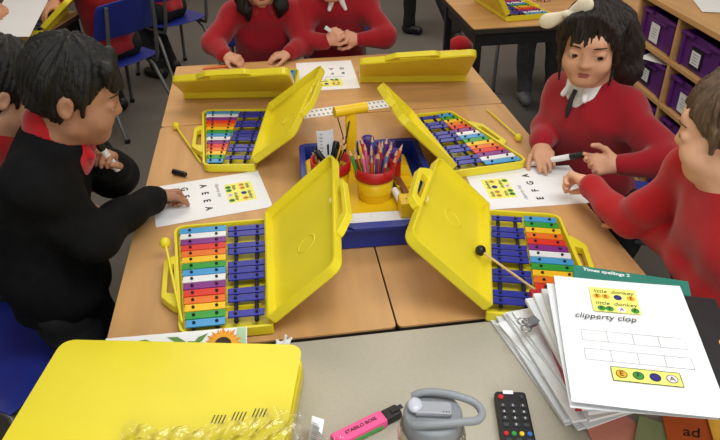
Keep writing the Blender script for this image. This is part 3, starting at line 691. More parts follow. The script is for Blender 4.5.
m = MB(); m.prism(arc((0, 0), .012, 0, 360, 16)[:-1], 0, .0006); e_ = m.build('sticker', mat('sticker_orange', (232, 170, 96), .6), dk); e_.location = (.100, .02, .0052)
o = sheet_obj('paper_sheet', .216, .306, (.338, -.242, z + .006), R(-15), 'white sheet just below the top donkey song sheet', 'paper', m_paperw, .002); z += .006
top = sheet_obj('song_sheet', .228, .316, (.352, -.242, z + .008), R(-17.3), 'white song sheet with donkey words and boxes, topmost of the paper pile', 'song sheet', m_white, .0035, seed=1)
zz = .0030
donkey_block(top, -.012, .098, .082, .068, zz + .001)
text('clipperty clop', .019, m_ink, top, Matrix.Translation((-.036, .048, zz + .001)), 'printed_word', .25)
def outline(o, x, y, w, h, z, t, n):
    m = MB()
    for yy in (y - h / 2, y + h / 2): m.box((x, yy, z), (w, t, .0003))
    for k in range(n + 1): m.box((x - w / 2 + w * k / n, y, z), (t, h, .0003))
    return m.build('printed_boxes', m_inkg if t < .001 else m_ink, o)
outline(top, .003, -.002, .168, .026, zz, .0007, 4); outline(top, .003, -.048, .168, .026, zz, .0007, 4)
patch(top, 'printed_strip', .008, -.088, .105, .030, zz, m_py); outline(top, .008, -.088, .105, .030, zz + .0004, .0011, 1)
for k, c in enumerate('EFBA'): dot(top, -.030 + k * .0255, -.088, .0088, zz + .0006, DC[c], c if c != 'B' else None, m_ink, m_ink)
# bulldog clip
kc = empty('bulldog_clip', at(531, 322, z=TZ + .075), R(20), 'silver bulldog clip at the left edge of the paper pile', 'clip')
m_sil = mat('steel_bright', (170, 172, 176), .25, .05, metal=.9)
m = MB(); m.box((0, 0, 0), (.03, .022, .010), bev=.003); m.build('clip_body', m_sil, kc)
for q in (-1, 1): m = MB(); m.tube([(-.016 + .010 * math.cos(a), q * .006 + .009 * math.sin(a), .004 * q) for a in np.linspace(0, 6.28, 15)[:-1]], .0015, 6, True); m.build('clip_ring', m_sil, kc)
# scraps below the pile
sc_ = at(616, 432, z=TZ + .006); m = MB(); m.lathe([(.046, 0), (.046, .004)], 40); o = m.build('card_disc', mat('card_salmon', (216, 138, 118), .6)); o.location = sc_; o.location.z = TZ + .0006; tag(o, 'round salmon pink card on the desk below the paper pile', 'card')
def flat(name, px, py, w, h, rz, col, label, dz=0.):
    p = at(px, py, z=TZ + .006 + dz); m = MB(); m.box((0, 0, 0), (w, h, .003)); o = m.build(name, mat(name + '_c%d' % col[0], col, .6)); o.location = p; o.rotation_euler = (0, 0, R(rz)); return tag(o, label, name.split('_')[-1])
flat('olive_card', 658, 440, .07, .08, -35, (150, 160, 112), 'pale olive card on the desk below the paper pile', .001)
oc = flat('orange_card', 700, 446, .10, .12, -20, (206, 96, 40), 'orange card with dark handwriting at the bottom right corner', .004)
text('ad', .03, m_ink, oc, Matrix.Translation((-.01, .025, .0018)), 'handwriting', .2)
flat('yellow_card', 732, 440, .06, .09, -20, (240, 180, 60), 'yellow card under the edge of the orange card', .008)

# ------------------------------------------------------------------ desk things
rm = empty('remote_control', (.146, -.298, TZ + .0005), R(-11), 'black remote control with coloured keys on the grey desk', 'remote control')
m_rem = mat('remote_black', (26, 26, 28), .5); m_key = mat('key_grey', (58, 60, 64), .6)
m = MB(); m.prism(round_poly([(-.029, -.085), (.029, -.085), (.028, .083), (-.028, .083)], .008, 5), 0, .018); bevel_mod(m.build('remote_body', m_rem, rm), .004)
def key(x, y, w, h, m_, r=False):
    mm = MB()
    if r: mm.lathe([(w, 0), (w, .002), (w * .8, .003)], 14)
    else: mm.box((0, 0, .0012), (w, h, .0028), bev=.0008)
    o = mm.build('key', m_, rm); o.location = (x, y, .0178); return o
kcol = [mat('key_' + n, c, .5) for n, c in (('red', (206, 36, 44)), ('green', (40, 160, 70)), ('yellow', (236, 200, 40)), ('blue', (50, 110, 200)))]
key(-.018, .068, .005, 0, kcol[0], True); key(.018, .068, .004, 0, m_key, True)
dig = '123456789'
for r_ in range(3):
    for c_ in range(3):
        k_ = key(-.017 + c_ * .017, .048 - r_ * .014, .009, .007, m_key); text(dig[r_ * 3 + c_], .006, m_white, k_, Matrix.Translation((0, 0, .0027)), 'key_digit')
k_ = key(0, .006, .009, .007, m_key); text('0', .006, m_white, k_, Matrix.Translation((0, 0, .0027)), 'key_digit')
key(-.017, .006, .009, .007, m_key); key(.017, .006, .009, .007, m_key)
for i in range(4): key(-.0195 + i * .013, -.012, .0042, 0, kcol[i], True)
for r_ in range(4):
    for c_ in range(3): key(-.017 + c_ * .017, -.026 - r_ * .014, .009, .007, m_key)
m = MB(); m.box((-.004, .0795, .0182), (.018, .008, .001)); m.build('sticker', m_white, rm)
# highlighter
a, b = at(334, 442, z=TZ + .012), at(399, 410, z=TZ + .012); d = (b - a).normalized(); L = (b - a).length
hl = empty('highlighter', (a + b) / 2 - V(0, 0, .0115), 0, 'pink highlighter pen with black cap on the grey desk', 'highlighter'); hl.rotation_euler = (0, 0, math.atan2(d.y, d.x))
m_pink = mat('highlighter_pink', (244, 84, 150), .35, .02); m_hg = mat('highlighter_green', (70, 170, 80), .35)
m = MB(); m.box((-.016, 0, .0095), (L - .03, .027, .018), bev=.004); bo = m.build('barrel', m_pink, hl)
m = MB(); m.box((-.004, -.0136, .0075), (L - .075, .0012, .009), bev=.0004); m.build('barrel_panel', m_hg, bo)
text('STABILO BOSS', .0095, m_ink, bo, Matrix.Translation((-.012, .001, .0186)), 'lettering', bold=.0003)
m = MB(); m.box((L / 2 - .016, 0, .0095), (.032, .024, .016), bev=.004); m.build('cap', m_rem, hl)
m = MB(); m.box((L / 2 - .006, .0, .0185), (.024, .009, .002), bev=.0006); m.build('pocket_clip', m_rem, hl)
# water bottle
bt = empty('water_bottle', (0, 0, 0), R(-12), 'clear water bottle with grey flip lid and carry loop on the desk', 'water bottle'); ZB = .80
p = at(433, 412, z=ZB); bt.location = (p.x, p.y, TZ + .0005); zb = ZB - TZ
m_gl2 = mat('bottle_clear', (240, 236, 228), .08, .01, trans=.92, ior=1.3); m_lid = mat('lid_grey', (136, 140, 146), .45, .03)
m = MB(); m.lathe([(.044, 0), (.047, .004), (.048, .10), (.050, zb - .045), (.046, zb - .03), (.038, zb - .026), (.036, zb - .026), (.0435, zb - .033), (.047, zb - .05), (.045, .008), (.02, .006)], 40); m.build('bottle_body', m_gl2, bt)
m = MB(); m.lathe([(.0405, zb - .036), (.042, zb - .034), (.042, zb - .004), (.039, zb), (.0005, zb + .001)], 40); m.build('lid', m_lid, bt)
m = MB(); ring = []
ctl = [(-.030, .026, 0), (-.014, .030, .006), (.012, .0285, .0085), (.038, .023, .008), (.060, .016, .004), (.069, 0, .002), (.060, -.016, .004), (.038, -.023, .008), (.012, -.0285, .0085), (-.014, -.030, .006), (-.030, -.026, 0)]
for k in range(len(ctl) - 1):
    q0, q1, q2, q3 = (Vector(ctl[max(0, min(len(ctl) - 1, k + j))]) for j in (-1, 0, 1, 2))
    for i in range(4): t_ = i / 4; ring.append(.5 * (2 * q1 + (q2 - q0) * t_ + (2 * q0 - 5 * q1 + 4 * q2 - q3) * t_ ** 2 + (3 * q1 - q0 - 3 * q2 + q3) * t_ ** 3) + Vector((0, 0, zb)))
m.tube(ring, .0058, 12); m.build('carry_loop', m_lid, bt)
m = MB(); m.box((.0, 0, zb + .005), (.052, .024, .010), bev=.004); m.build('spout_cover', mat('spout_clear', (206, 208, 216), .15, .02, trans=.5), bt)
m = MB(); m.sphere((-.026, .004, zb + .008), (.011, .014, .006)); m.build('spout', mat('spout_pale', (190, 192, 204), .2, .02), bt)
for i in range(3): m = MB(); m.lathe([(.001, 0), (.001, .0004)], 8, Matrix.Translation((.014 + i * .004, -.008, zb + .0102))); m.build('vent_hole', m_pin, bt)
# crumpled clear bag on the case
n = 70; nk = 26; m = MB(); vs = []; fs = []
A, B_ = at(120, 446, z=TZ + .068), at(345, 424, z=TZ + .068); ex = (B_ - A); ex.z = 0; ey = V(-ex.y, ex.x, 0).normalized()
for i in range(n + 1):
    for j in range(nk + 1):
        u, v = i / n, j / nk - .82; q = A + ex * u + ey * (.16 * v + .010 * math.sin(9 * u + 2) * (v + .82) + .004 * math.sin(31 * u))
        h = .009 * abs(math.sin(46 * u + 7 * v + 3 * math.sin(11 * v + 5 * u))) + .005 * abs(math.sin(23 * u - 19 * v + 2 * math.sin(17 * u))) + .003 * abs(math.sin(90 * u + 31 * v))
        zc = TZ + .0645 if u < .80 else TZ + .0645 - .055 * min(1, (u - .80) / .10) ** 1.5
        vs.append((q.x, q.y, zc + h))
for i in range(n):
    for j in range(nk): k = i * (nk + 1) + j; fs.append((k, k + nk + 1, k + nk + 2, k + 1))
m.add(vs, fs, None, True); m_film = mat('film_clear', (250, 248, 235), .07, .01, trans=.0, alpha=.16, spec=1.0, bump=.7, bscale=55)
nt = m_film.node_tree; out_ = [q for q in nt.nodes if q.type == 'OUTPUT_MATERIAL'][0]; pb = nt.nodes['Principled BSDF']
tr = nt.nodes.new('ShaderNodeBsdfTransparent'); gl = nt.nodes.new('ShaderNodeBsdfGlossy'); gl.inputs['Roughness'].default_value = .12; fr = nt.nodes.new('ShaderNodeFresnel'); fr.inputs[0].default_value = 1.6
mxs = nt.nodes.new('ShaderNodeMixShader'); nt.links.new(fr.outputs[0], mxs.inputs[0]); nt.links.new(tr.outputs[0], mxs.inputs[1]); nt.links.new(gl.outputs[0], mxs.inputs[2]); nt.links.new(mxs.outputs[0], out_.inputs[0])
for q in list(pb.inputs['Normal'].links): nt.links.new(q.from_socket, gl.inputs['Normal'])
bag = m.build('plastic_bag', m_film); tag(bag, 'crumpled clear plastic bag lying over the near edge of the closed yellow case', 'plastic bag')
p = at(316, 431, z=TZ + .034); pm_ = MB(); pm_.box((0, 0, 0), (.022, .05, .0006)); lb = pm_.build('barcode_label', m_white, bag); lb.location = p; lb.rotation_euler = (R(10), R(25), R(-10))
for k in range(9): q = MB(); q.box((0, 0, 0), (.010, .0007 if k % 3 else .0014, .0002)); s_ = q.build('barcode_bar', m_inkg, lb); s_.location = (-.002, -.016 + k * .0036, .0005)
# white plastic clip
S = SDF((-.02, -.02, -.01), (.02, .02, .05), .0012); S.cap((-.012, 0, .004), (.008, 0, .005), .0045, .005, k=.004); S.cap((.001, 0, .005), (.005, .004, .020), .0038, .003, k=.004); S.cap((.006, 0, .005), (.015, .006, .010), .0035, .003, k=.003); S.cap((-.008, 0, .004), (-.013, .006, .008), .0035, .003, k=.003)
o = link('plastic_clip', S.mesh('plastic_clip', m_white)); o.location = at(284, 345, z=TZ + .002); tag(o, 'small white plastic clip with prongs behind the closed yellow case', 'clip')
# sunflower card
T0, T1 = at(106, 339, z=TZ + .034), at(247, 327, z=TZ + .034); xd = (T1 - T0).normalized(); yd = V(-xd.y, xd.x, 0).normalized() * .955 + V(0, 0, .296); cw = (T1 - T0).length
sf = sheet_obj('greeting_card', cw, .10, (0, 0, 0), 0, 'white sunflower card sticking out behind the closed yellow case', 'card', m_white, .0, th=.0016)
sf.rotation_euler = frame(xd, yd, xd.cross(yd), (0, 0, 0)).to_euler(); sf.location = (T0 + T1) / 2 - yd * .05
m_gb = mat('card_green', (176, 208, 170), .6); patch(sf, 'card_border', cw / 2 - .011, 0, .018, .098, .0019, m_gb)
m_pet = mat('petal_orange', (238, 166, 38), .6, .1); m_pet2 = mat('petal_amber', (226, 140, 30), .6, .1)
fl = MB(); cx, cy = cw * .33, .014
for ly, (r0, r1, w, mi, off) in enumerate(((.014, .038, .0075, 1, .0), (.014, .033, .0068, 0, .5))):
    fl.cur = mi
    for k in range(20):
        a = 2 * math.pi * (k + off) / 20; ca, sa = math.cos(a), math.sin(a); rr = r1 * (1 + .08 * math.sin(k * 2.7))
        pts = [(r0, -w * .4), (rr * .7, -w * .5), (rr, 0), (rr * .7, w * .5), (r0, w * .4)]
        fl.prism([(cx + x * ca - y * sa, cy + x * sa + y * ca) for x, y in pts], .0018 + ly * .0003, .0021 + ly * .0003)
fl.build('printed_petal', [m_pet, m_pet2], sf)
m = MB(); m.lathe([(.0165, .002), (.0165, .0028)], 30, Matrix.Translation((cx, cy, 0))); m.build('printed_flower_centre', mat('flower_brown', (58, 40, 26), .7, .2, 120), sf)
for k, (x, y, rz) in enumerate(((.045, .030, 40), (.025, .022, 10), (.0, .034, -20), (-.03, .025, 15), (-.06, .034, -10))):
    lm = MB(); lm.prism([(-.02, 0), (0, -.006), (.02, 0), (0, .006)], 0, .0004); q = lm.build('printed_leaf', mat('leaf_green', (96, 140, 70), .6), sf); q.location = (x, y, .0018); q.rotation_euler = (0, 0, R(rz))

# ------------------------------------------------------------------ tray shelves on the right
SH = empty('tray_unit', (1.40, 1.26, 0), R(-3), 'low beech shelving unit full of purple trays along the right', 'shelving unit')
ZS = [.03, .235, .42, .605, .80]; YB = [-.51, -.17, .17, .51]
for k, z0 in enumerate(ZS):
    m = MB(); m.box((.24, 0, z0 - .009), (.50 if k == 4 else .48, 1.06 if k == 4 else 1.04, .022 if k == 4 else .018), bev=.002); m.build('top_panel' if k == 4 else 'shelf', m_wood, SH)
for y in YB: m = MB(); m.box((.24, y, .41), (.476, .018, .77)); m.build('upright', m_wood, SH)
m = MB(); m.box((.475, 0, .41), (.012, 1.03, .77)); m.build('back_panel', m_wood, SH)
m = MB(); m.box((.24, 0, .012), (.44, 1.0, .023)); m.build('plinth', m_wood, SH)
def tray(y, z0, label, style):
    W_, H_, D_ = .285, .135, .40
    t = empty('storage_tray', SH.matrix_basis @ V(0, 0, 0), 0, label, 'tray', 'purple trays in the shelving unit')
    rz = R(-3); c, s = math.cos(rz), math.sin(rz); x0 = .02; t.location = (1.40 + c * x0 - s * y, 1.26 + s * x0 + c * y, z0 + .0005); t.rotation_euler = (0, 0, rz)
    p = round_poly([(0, -W_ / 2), (D_, -W_ / 2), (D_, W_ / 2), (0, W_ / 2)], .012, 4); bevel_mod(shell(p, H_, .004, .006).build('tray_body', m_purple, t))
    m = MB(); w = W_ / 2   # front rim with a finger dip in the middle
    for q in (-1, 1): m.box((-.006, q * (w * .70), H_ - .006), (.016, w * .62, .014), bev=.004); m.box((-.004, q * w * .90, H_ / 2), (.010, .020, H_ * .94), bev=.003)
    m.box((-.004, 0, H_ - .032), (.012, w * .9, .010), bev=.003); m.build('tray_front_rim', m_purple, t)
    def pl(n, yy, zz, ww, hh, mt, off): m = MB(); m.box((0, 0, 0), (.0012, ww, hh)); o = m.build(n, mt, t); o.location = (-.0035 - off, yy, zz); return o
    if style: pl('label_card', .02, .055, .082, .078, m_ink, .0006)
    o = pl('label_paper', .02, .055, .062 if style else .074, .052 if style else .078, m_paperw, .002)
    for k in range(4): m = MB(); m.box((0, 0, 0), (.0006, .04 - .008 * (k % 2), .003)); q = m.build('printed_line', m_inkg, o); q.location = (-.0008, 0, .016 - k * .011)
    return t
rows = ['bottom shelf', 'second shelf up', 'third shelf up', 'top shelf']; bays = ['right hand bay', 'middle bay', 'left hand bay']
for b in range(3):
    for k in range(4): tray((YB[b] + YB[b + 1]) / 2, ZS[k], 'purple tray with %s, %s of the %s' % ('black edged label' if (b + k) % 2 == 0 else 'white paper label', rows[k], bays[b]), (b + k) % 2 == 0)
o = sheet_obj('paper_sheet', .21, .297, at(722, 3, z=.805), R(-20), 'white paper lying on top of the shelving unit', 'paper', m_white)
tb = sheet_obj('paper_sheet', .10, .14, (1.46, 1.58, .42 + .136), R(30), 'white paper sticking out of a tray on the third shelf', 'paper', m_white)
# cupboard at the very back
cp = empty('cupboard', (-.85, 5.55, 0), 0, 'low wooden cupboard against the far side of the room', 'cupboard')
m = MB(); m.box((0, 0, .45), (1.6, .4, .8), bev=.004); m.build('carcass', m_wood, cp)
m = MB(); m.box((0, .02, .025), (1.55, .34, .05)); m.build('plinth', m_black, cp)
for q in (-1, 1): m = MB(); m.box((q * .4, -.205, .46), (.78, .016, .74), bev=.003); d_ = m.build('door', m_wood, cp); h_ = MB(); h_.cyl((q * .08, -.235, .45), (q * .08, -.235, .56), .006); h_.build('handle', m_steel, d_)

# ------------------------------------------------------------------ chairs
def chair(loc, rz, label, sh=.36):
    c = empty('school_chair', loc, rz, label, 'chair')          # faces local +Y
    def curved(name, w, h, f, tilt):
        mb = MB(); vs = []; fs = []; n, k = 10, 8
        for i in range(n + 1):
            for j in range(k + 1): vs.append(f(i / n * 2 - 1, j / k * 2 - 1))
        for i in range(n):
            for j in range(k): a = i * (k + 1) + j; fs.append((a, a + k + 1, a + k + 2, a + 1))
        mb.add(vs, fs, None, True); o = mb.build(name, m_chair, c); s = o.modifiers.new('solid', 'SOLIDIFY'); s.thickness = .006; s.offset = 0; b = o.modifiers.new('b', 'BEVEL'); b.width = .002; b.segments = 2; return o
    q = lambda u: math.copysign(abs(u) ** .8, u)
    curved('seat', .38, .36, lambda u, v: (.185 * u * (1 - .06 * v * v) , .165 * v, sh + .012 * u * u - .03 * max(0, v - .6) ** 1.5 * 2 + .02 * max(0, -v - .6)), 0)
    curved('backrest', .36, .17, lambda u, v: (.185 * u * (1 - .10 * max(0, v) ** 3), -.185 - .055 * v * .6 + .03 * u * u - .01, sh + .255 + .095 * v - .012 * u * u * max(0, v)), 0)
    for s in (-1, 1):
        m = MB(); m.tube([(s * .135, -.222, sh + .33), (s * .145, -.205, sh + .20), (s * .15, -.17, sh + .02), (s * .152, -.15, sh - .02), (s * .155, -.10, sh - .022), (s * .155, .10, sh - .022), (s * .158, .14, sh - .03), (s * .185, .20, .01)], .0105, 10); m.build('side_frame', m_steel, c)
        m = MB(); m.tube([(s * .155, -.05, sh - .024), (s * .165, -.10, sh - .06), (s * .19, -.24, .01)], .0105, 10); m.build('rear_leg', m_steel, c)
        for y_ in ((.20), (-.24)): m = MB(); m.cyl((s * (.186 if y_ > 0 else .191), y_, 0), (s * .186, y_, .02), .014); m.build('foot_cap', m_black, c)
    m = MB(); m.tube([(-.155, .08, sh - .03), (.155, .08, sh - .03)], .009, 8); m.build('cross_bar', m_steel, c)
    return c
chair((-.93, .365, 0), R(-118), 'blue plastic chair behind the boy in the black jacket, at the left edge')
chair((-1.16, .80, 0), R(-85), 'blue plastic chair under the boy at the far left edge, behind the black jacketed boy')
chair((-1.03, 2.62, 0), R(46), 'blue plastic chair with child in red sitting on it, at top left')
chair((-.80, 3.32, 0), R(40), 'blue plastic chair further back at top left, against the grey carpet')
chair((-.24, 2.06, 0), R(180), 'blue plastic chair under the girl in red at the far side of the table')
chair((.12, 2.08, 0), R(180), 'blue plastic chair under the child with the white pen across the table')
chair((.97, .72, 0), R(60), 'blue plastic chair behind the girl with the cream hair bow')
chair((.93, .05, 0), R(90), 'blue plastic chair behind the boy in red at the right edge')
chair((1.30, 2.86, 0), R(180), 'blue plastic chair under the child at the background table')
# ------------------------------------------------------------------ the children
sk = lambda n, c: mat('skin_' + n, c, .5, .05, 30, spec=.35, bump=.05, bscale=300)
FIST = (1.1, 1.15, 1.2, 1.2)
# boy in the black jacket
def hl_(S, H, M, s, disp, f, u, r):
    short_hair(.009, .050, -.050, .008, .004)(S, H, M, s, disp, f, u, r)
boyL = person(dict(head=((-.622, .385, 1.018), (.94, .12, -.31), (.31, -.05, .95), 1.0), neck=(-.690, .39, .915), sh=((-.715, .275, .868), (-.715, .515, .865)), el=((-.640, .300, .712), (-.64, .58, .72)), wr=((-.530, .535, .668), (-.615, .475, .795)),
    hip=((-.77, .335, .52), (-.77, .465, .52)), chest=(-.755, .39, .76), waist=(-.785, .39, .62), hands=(((.62, .70, -.25), (-.2, .3, .95), .92, FIST, .8), ((.1, -.45, .9), (.3, .8, .3), .9, (.9, 1., 1., 1.1), .7)),
    knee=((-.74, .34, .28), (-.74, .47, .28)), ankle=((-.80, .34, .05), (-.80, .47, .05)), toe=(1, 0, 0), lip=(120, 66, 56)), sk('brown', (164, 116, 90)), m_jblack, m_trou, m_hair,
    'child in a black jacket with red collar, leaning over the left worksheet', top_name='jacket', collar=m_redb, hair_fn=hl_, lids=.0068, puff=.010, amp=.0035, neck_open=.010)
board_pen((-.585, .438, .805), (-.618, .418, .905), 'white board pen with black cap held up near the chin of the boy in black', rad=.008)
# dark haired child behind him
person(dict(head=((-.865, .66, .935), (.86, .36, -.42), (.42, .1, .9), 1.0), neck=(-.92, .64, .845), sh=((-.945, .52, .795), (-.945, .76, .795)), el=((-.90, .50, .62), (-.88, .82, .62)), wr=((-.78, .62, .60), (-.76, .76, .60)),
    hip=((-1.06, .60, .42), (-1.06, .74, .42)), hands=(((1, .1, -.1), (0, 0, 1), .9, .35, .3), ((1, -.2, -.1), (0, 0, 1), .9, .35, .3)), knee=((-.84, .60, .40), (-.84, .75, .40)), ankle=((-.84, .60, .05), (-.84, .75, .05)), toe=(1, 0, 0)),
    sk('tan', (186, 138, 110)), m_redb, m_trou, m_hair, 'child with black hair in a red jumper, partly hidden at the far left edge', hair_fn=short_hair(.014, .05, -.06, .010, .012), res=.0045)
# girl with the bow
def hg(S, H, M, s, disp, f, u, r):
    S.ell(H(0, -.016, .034), np.array((.080, .096, .085)) * s, M, k=.02, disp=disp)
    S.cap(H(-.2, .092, .004), H(.2, .088, -.006), .046 * s, k=.014, op='sub'); S.cap(H(-.2, .060, -.055), H(.2, .060, -.055), .050 * s, k=.01, op='sub')
    S.cap(H(0, .045, -.03), H(0, .12, -.03), .058 * s, k=.01, op='sub')
    S.half(H(0, -.03, -.07), -u)
    rr_ = random.Random(3)
    for q in [x * .4 for x in range(-16, 17)]:
        S.cap(H(.008 + q * .009, .060, .106 - .0006 * q * q), H(.004 + q * .0122 + rr_.uniform(-.004, .004), .0830 - .0011 * q * q, .050 - .0008 * q * q - rr_.uniform(0, .016)), .0085 * s, .0016 * s, k=.003, disp=disp)
    for q in (-1, 1):
        S.cap(H(q * .068, .03, .055), H(q * .073, .034, -.035), .015 * s, .007 * s, k=.012, disp=disp); S.cap(H(q * .074, .018, -.02), H(q * .066, .040, -.10), .007 * s, .003 * s, k=.006)
    pts = [H(-.060, -.03, .05), H(-.090, -.04, -.02), H(-.105, -.035, -.085), H(-.10, -.02, -.155)]; rs = (.045, .042, .036, .012)      # bunch on her right
    for a, b, x, y in zip(pts, pts[1:], rs, rs[1:]): S.cap(a, b, x * s, y * s, k=.02, disp=disp)
    S.cap(H(-.02, -.07, .02), H(-.02, -.06, -.09), .045 * s, .03 * s, k=.03, disp=disp)
girl = person(dict(head=((.640, .635, .975), (-.47, -.80, -.20), (-.10, -.16, .98), .99), neck=(.682, .672, .855), sh=((.645, .760, .790), (.755, .585, .792)), el=((.612, .745, .688), (.795, .410, .722)), wr=((.552, .655, .668), (.668, .425, .715)),
    hip=((.74, .78, .46), (.80, .62, .46)), chest=(.695, .675, .74), waist=(.725, .685, .60), hands=(((-.15, -.95, -.15), (-.25, .0, .95), .92, (.25, .3, .35, .4), .3), ((-.95, .22, -.02), (.25, .6, -.55), .92, (.35, .5, .6, .7), .5)),
    knee=((.84, .80, .30), (.87, .64, .30)), ankle=((.86, .82, .05), (.88, .66, .05)), toe=(-1, -.3, 0), gaze=-.25, gazev=-.25, lip=(160, 84, 76)), sk('olive', (204, 152, 122)), m_red, m_trou, m_hairb,
    'girl with dark hair and a cream bow in a red jumper with white collar', res=.0036, hair_style='long', collar=m_collar, neck_v=True, hair_fn=hg, lids=.0042, amp=.0032)
hb = MB(); m_bow = mat('bow_cream', (228, 214, 186), .7, .05)
Fg = Vector((-.47, -.80, -.20)).normalized(); Rg = Fg.cross(Vector((-.10, -.16, .98))).normalized(); Ug = Rg.cross(Fg); hp_ = Vector((.640, .635, .975)) + Rg * .064 + Ug * .085 + Fg * .022
S = SDF((.35, .3, .9), (.95, 1.0, 1.3), .003)
for q, l in ((-1, .040), (1, .046)):
    dv = (Rg * q * .80 - Ug * q * .5 + Ug * .12).normalized(); uv = (Ug - dv * Ug.dot(dv)).normalized(); nv = dv.cross(uv)
    Mw = [[dv[i], uv[i], nv[i]] for i in range(3)]
    S.ell(hp_ + dv * l * .8, (l * .85, .017, .0065), Mw, k=.006); S.ell(hp_ + dv * l * 1.2, (l * .5, .021, .008), Mw, k=.01)
S.cap(hp_ - Rg * .004, hp_ + Rg * .004, .011, k=.004)
link('hair_bow', S.mesh('hair_bow', m_bow), girl)
tie = MB(); c_ = Vector((.682, .672, .855)); fb = Vector((-.84, -.52, 0)).normalized()
tie.tube([c_ + fb * .073 + V(0, 0, -.012), c_ + fb * .088 + V(0, 0, -.035), c_ + fb * .094 + V(0, 0, -.065), c_ + fb * .096 + V(0, 0, -.088)], [.006, .007, .008, .004], 10); tie.build('tie', mat('tie_dark', (30, 28, 34), .6), girl)
# boy in red at the right edge
boyR = person(dict(head=((.630, .018, 1.002), (-.74, .64, -.20), (-.18, .06, .98), 1.0), neck=(.662, .000, .895), sh=((.662, .130, .848), (.682, -.125, .848)), el=((.592, .205, .688), (.66, -.03, .685)), wr=((.560, .352, .705), (.63, .215, .668)),
    hip=((.80, .10, .50), (.80, -.05, .50)), chest=(.685, .0, .77), waist=(.74, .01, .62), hands=(((-.30, .85, -.10), (.55, .2, .75), .95, (.7, .9, 1., 1.1), .6), ((-.2, .95, -.1), (0, 0, 1), .9, .5, .4)),
    knee=((.70, .10, .32), (.70, -.06, .32)), ankle=((.80, .10, .05), (.80, -.06, .05)), toe=(-1, 0, 0), lip=(190, 110, 100)), sk('fair', (226, 172, 142)), m_redb, m_troug, m_hairl,
    'boy with short brown hair in a red jumper, writing at the right edge', res=.0036, hair_fn=short_hair(.009, .046, -.045, .006, .0), amp=.0042)
board_pen(at(529, 164, z=TZ + .006), at(585, 154, z=TZ + .075), 'white board pen with black cap held by the boy writing at the right edge', rad=.0085)
# children across the table, heads cut by the frame
def hk1(S, H, M, s, disp, f, u, r):
    S.ell(H(0, -.016, .036), np.array((.083, .098, .086)) * s, M, k=.02, disp=disp)
    S.cap(H(-.2, .088, -.004), H(.2, .088, -.004), .048 * s, k=.012, op='sub'); S.cap(H(-.2, .058, -.06), H(.2, .058, -.06), .05 * s, k=.01, op='sub'); S.half(H(0, -.03, -.08), -u)
    for q in (-1, 1):
        pts = [H(q * .075, .0, .05), H(q * .086, .035, -.03), H(q * .075, .075, -.10), H(q * .062, .08, -.150)]
        for a, b, x, y in zip(pts, pts[1:], (.026, .029, .026), (.029, .026, .012)): S.cap(a, b, x * s, y * s, k=.02, disp=disp)
person(dict(head=((-.225, 1.80, .935), (.08, -.86, -.48), (0, -.45, .9), 1.0), neck=(-.22, 1.875, .81), sh=((-.345, 1.87, .765), (-.10, 1.87, .765)), el=((-.435, 1.775, .675), (-.06, 1.76, .65)), wr=((-.385, 1.672, .655), (-.13, 1.665, .648)),
    hip=((-.30, 1.98, .44), (-.15, 1.98, .44)), hands=(((.75, -.45, -.2), (.1, -.2, .95), .95, (.45, .5, .55, .6), .4), ((-.9, -.2, -.05), (0, 0, 1), .9, .4, .3)), knee=((-.30, 1.76, .40), (-.15, 1.76, .40)), ankle=((-.30, 1.76, .05), (-.15, 1.76, .05)), toe=(0, -1, 0)),
    sk('beige', (206, 154, 126)), m_red, m_trou, m_hair, 'girl with long black hair in a red jumper across the table, left of two', res=.0045, hair_style='long', hair_fn=hk1, collar=m_red)
person(dict(head=((.065, 1.80, .935), (.0, -.9, -.42), (0, -.4, .9), 1.0), neck=(.09, 1.88, .812), sh=((-.035, 1.88, .768), (.225, 1.88, .768)), el=((-.06, 1.77, .665), (.285, 1.755, .668)), wr=((.035, 1.705, .678), (.165, 1.725, .672)),
    hip=((.02, 1.99, .44), (.17, 1.99, .44)), hands=(((.55, -.35, .55), (-.4, -.7, .2), .95, FIST, .6), ((-.85, -.1, .25), (.1, -.7, .5), .95, (.8, .9, 1., 1.1), .5)), knee=((.02, 1.77, .40), (.17, 1.77, .40)), ankle=((.02, 1.77, .05), (.17, 1.77, .05)), toe=(0, -1, 0)),
    sk('rose', (212, 156, 132)), m_red, m_trou, m_hairb, 'child in red jumper with white collar holding a white pen across the table', res=.0045, hair_fn=short_hair(.012, .05, -.05, .006), collar=m_collar)
board_pen((.092, 1.700, .690), (.020, 1.690, .745), 'white pen held up in both hands across the table', rad=.008, caplen=.004)
